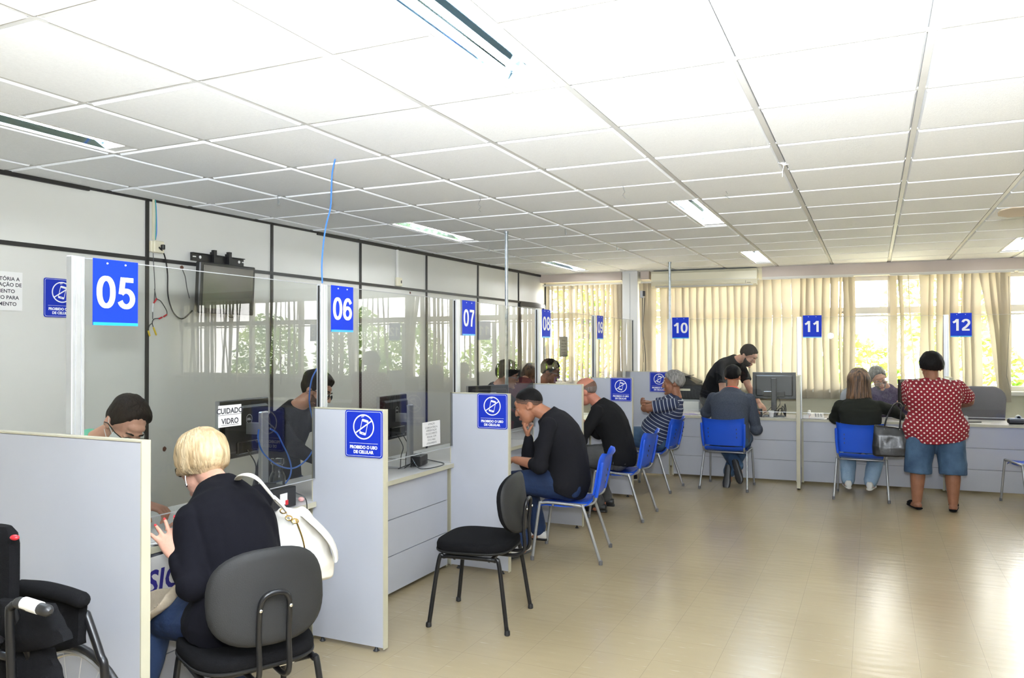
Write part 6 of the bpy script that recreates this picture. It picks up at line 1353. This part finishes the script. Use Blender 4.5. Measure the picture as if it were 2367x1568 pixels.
# her black handbag
hb = V((.16, 8.78, .80)); t = thing('handbag', 'black leather handbag held beside the red dotted blouse', 'bag', wz(hb, 0))
q = mb(M_leatherk); rings = []
for f, w, d in ((0, .155, .055), (.04, .175, .07), (.3, .18, .075), (.7, .165, .06), (.95, .155, .035), (1, .15, .022)): rings.append([V((w * max(-1, min(1, 1.2 * cos(a))) + .012 * (1 - f), d * max(-1, min(1, 1.25 * sin(a))), .50 + .30 * f - .012 * cos(a) * f)) for a in [2 * pi * j / 24 for j in range(24)]])
q.loft(rings, M_leatherk); remesh(q, 'bag_body', t, M_leatherk, .007, 2, None, (.008, 8, (1, 1, .6)))
for dy, m_ in ((-.02, 0), (.03, 1)):
    q = mb(M_leatherk); q.tube(smooth_path([(-.06, dy, .79), (-.03, dy, .90), (.04, dy + .08, 1.02), (.10, dy + .12, 1.01), (.09, dy + .02, .90), (.08, dy, .79)]), .007, M_leatherk, 8); q.build('handle', t)
q = mb(M_chrome); q.ell((-.06, -.052, .775), .006, M_chrome, 8, 6); q.ell((.08, -.052, .775), .006, M_chrome, 8, 6); q.build('stud', t)
# 14. standing bearded clerk bending at counter 10
pl = V((-1.88, 10.40, .96)); nk = at(1690, 838, Y=10.34); hd = at(1730, 822, Y=10.26)
t, J = person('bearded clerk in a black T-shirt bending forward behind counter 10', dict(pel=pl, neck=nk, head=hd, gaze=(.80, -.25, -.55), face=(.9, -.42), s=1.06, bulk=1.12, sw=.19, arch=.09, hs=1.08, wrist=[V((-1.30, 10.25, .90)), V((-1.72, 9.98, .84))], elbow=[V((-1.45, 10.45, 1.08)), V((-1.72, 10.10, 1.06))], hand=[V((.4, -.6, -.5)), V((.3, -.5, -.4))],
    ankle=[V((-1.95, 10.65, .09)), V((-2.0, 10.42, .09))], kh=[V((1, 0, 0)), V((1, 0, 0))], skin=SK_pale, brow=M_hairb, hair=short_hair(M_hairb, .012, .006, seed=7), beard=(M_stub2, .007), top=(M_tee, 'short', -.10), topname='tee_shirt', tdis=(.006, 8, (1, 1, 1)), bottom=(M_greytr, 1), shoe='shoe', shoem=M_black))

# ------------------------------------------------------------------ folded wheelchair at the lower left
M_dkred = P('dark_red_tab', (.28, .015, .02), .5)
t = thing('wheelchair', 'black folding wheelchair parked against the large partition, lower left', 'wheelchair', (-2.55, 1.62, 0))
O_ = V((-2.55, 1.62, 0)); A_ = lambda px, py, Y: at(px, py, Y=Y) - O_
YN, YF = 1.48, 1.74     # near and far side frames
for Y, sgn in ((YN, 0), (YF, 1)):
    xr = (A_(112, 1412, Y) if not sgn else A_(196, 1390, Y))
    zt = xr.z; x0 = xr.x; y = Y - O_.y
    tube_obj('push_handle', [(x0 - .13, y, zt + .005), (x0 - .02, y, zt), (x0 - .004, y, zt - .001)], .017, M_black, t, smooth_=False, n=14)
    tube_obj('back_tube', [(x0 - .12, y, zt + .004), (x0 - .16, y, zt - .01), (x0 - .17, y, zt - .06), (x0 - .15, y, .45), (x0 - .14, y, .14)], .0125, M_blackmet, t)
    if sgn: tube_obj('side_tube', [(x0 - .02, y + .02, zt - .05), (x0 + .045, y + .02, zt - .17), (x0 + .07, y + .02, zt - .25), (x0 + .07, y + .02, .12)], .0135, M_blackmet, t, k=8)
    tube_obj('arm_tube', [(x0 - .17, y, zt - .16), (x0 - .50, y, zt - .15), (x0 - .56, y, zt - .2), (x0 - .57, y, .50), (x0 - .66, y, .14)], .0125, M_blackmet, t)
    tube_obj('seat_tube', [(x0 - .15, y, .48), (x0 - .56, y, .50)], .0125, M_blackmet, t, smooth_=False)
    q = mb(M_black); q.box((x0 - .36, y, zt - .125), (.28, .05, .03), M_black, bev=.012); q.build('armrest', t)
    # rear wheel
    yw = y + (-.06 if not sgn else .06); c = V((x0 - .14, yw, .305)); ring = lambda R_w, r_, m_: tuple()
    q = mb(M_black); q.tube([c + V((.292 * cos(2 * pi * k / 48), 0, .292 * sin(2 * pi * k / 48))) for k in range(49)], .013, M_black, 10); wh = q.build('wheel', t)
    q = mb(M_chrome); q.tube([c + V((.272 * cos(2 * pi * k / 48), 0, .272 * sin(2 * pi * k / 48))) for k in range(49)], .009, M_silver, 8)
    q.tube([c + V((.25 * cos(2 * pi * k / 48), (-.03 if not sgn else .03), .25 * sin(2 * pi * k / 48))) for k in range(49)], .008, M_chrome, 8); q.build('rim', wh)
    q = mb(M_silver)
    for k in range(18): a = 2 * pi * k / 18; q.tube([c, c + V((.27 * cos(a), 0, .27 * sin(a)))], .0015, M_silver, 4)
    q.ell(c, (.03, .03, .03), M_black); q.build('spokes', wh)
    q = mb(M_black); cc = V((x0 - .60, y, .085)); q.tube([cc + V((.07 * cos(2 * pi * k / 24), 0, .07 * sin(2 * pi * k / 24))) for k in range(25)], .014, M_black, 8); q.ell(cc, (.06, .008, .06), M_greypl, 16, 6); q.build('caster', t)
q = mb(M_paper); p = A_(75, 1402, YN); q.tube([p + V((-.035, 0, .004)), p + V((.035, 0, -.001))], .0185, M_paper, 14); q.build('label_sticker', t)
# folded back fabric with its pocket, hanging between the frames
a, b, c_, d_ = A_(55, 1350, YF), A_(192, 1382, YF), A_(190, 1490, YF), A_(30, 1500, YF)
q = mb(M_blackfab)
def drape(p0, p1, p2, p3, th, m_, name, bulge=.02, seed=1, par=t):
    q = mb(m_); n = 12; g = lambda u, v: p0.lerp(p1, u).lerp(p3.lerp(p2, u), v); fr, bk = [], []
    for i in range(n + 1):
        for j in range(n + 1):
            u, v = i / n, j / n; p = g(u, v); w = sin(pi * u) * sin(pi * v); w2 = .012 * noise.noise(V((u * 4, v * 3, seed))); fr.append(p + V((0, -th * .5 - bulge * w + w2, -.02 * sin(pi * u) * v))); bk.append(p + V((0, th * .5 + w2, -.02 * sin(pi * u) * v)))
    W = n + 1; fs = []
    for i in range(n):
        for j in range(n): k = i * W + j; fs += [(k, k + 1, k + W + 1, k + W), (W * W + k, W * W + k + W, W * W + k + W + 1, W * W + k + 1)]
    rim = [j for j in range(W)] + [i * W + n for i in range(1, W)] + [n * W + j for j in range(n - 1, -1, -1)] + [i * W for i in range(n - 1, 0, -1)]
    for x, y in zip(rim, rim[1:] + rim[:1]): fs.append((y, x, W * W + x, W * W + y))
    q.add(fr + bk, fs, m_); return q.build(name, par, ang=70)
drape(a, b, c_, d_, .03, M_blackfab, 'back_fabric', .01)
q = mb(M_blackfab); q.tube(smooth_path([A_(50, 1358, YF - .02), A_(100, 1362, YF - .02), A_(150, 1374, YF - .02), A_(190, 1388, YF - .02)]), .026, M_blackfab, 12, ends=True); q.build('upholstery_roll', t)
drape(A_(0, 1385, YN + .08), A_(118, 1398, YN + .08), A_(158, 1480, YN + .06), A_(0, 1495, YN + .06), .03, M_blackfab, 'pocket', .03, 4)
q = mb(M_blackfab); cen = A_(22, 1300, YN + .16); rings = []
for z_, s_ in ((-.16, .95), (-.05, 1), (.06, 1), (.095, .9), (.115, .6)): rings.append([cen + V((-.05 + .078 * s_ * max(-1, min(1, 1.2 * cos(k))), .03 * s_ * sin(k), z_)) for k in [2 * pi * j / 20 for j in range(20)]])
q.loft(rings, M_blackfab); q.build('side_cushion', t)
q = mb(M_dkred); q.ell(A_(34, 1243, YN + .14), (.017, .012, .009), M_red); q.build('red_tab', t)
drape(A_(-30, 1500, YN + .05), A_(120, 1500, YN + .08), A_(150, 1600, YN + .08), A_(-30, 1620, YN + .05), .02, M_blackfab, 'seat_fabric', .02, 6)
tube_obj('cross_brace', [A_(30, 1410, YN + .03), A_(100, 1600, YN + .10)], .013, M_blackmet, t, smooth_=False); tube_obj('cross_brace', [A_(-10, 1430, YN + .05), A_(60, 1590, YN + .12)], .013, M_blackmet, t, smooth_=False)
for o in list(bpy.data.objects):
    if o.name.startswith('tmp_fuse'): bpy.data.objects.remove(o)
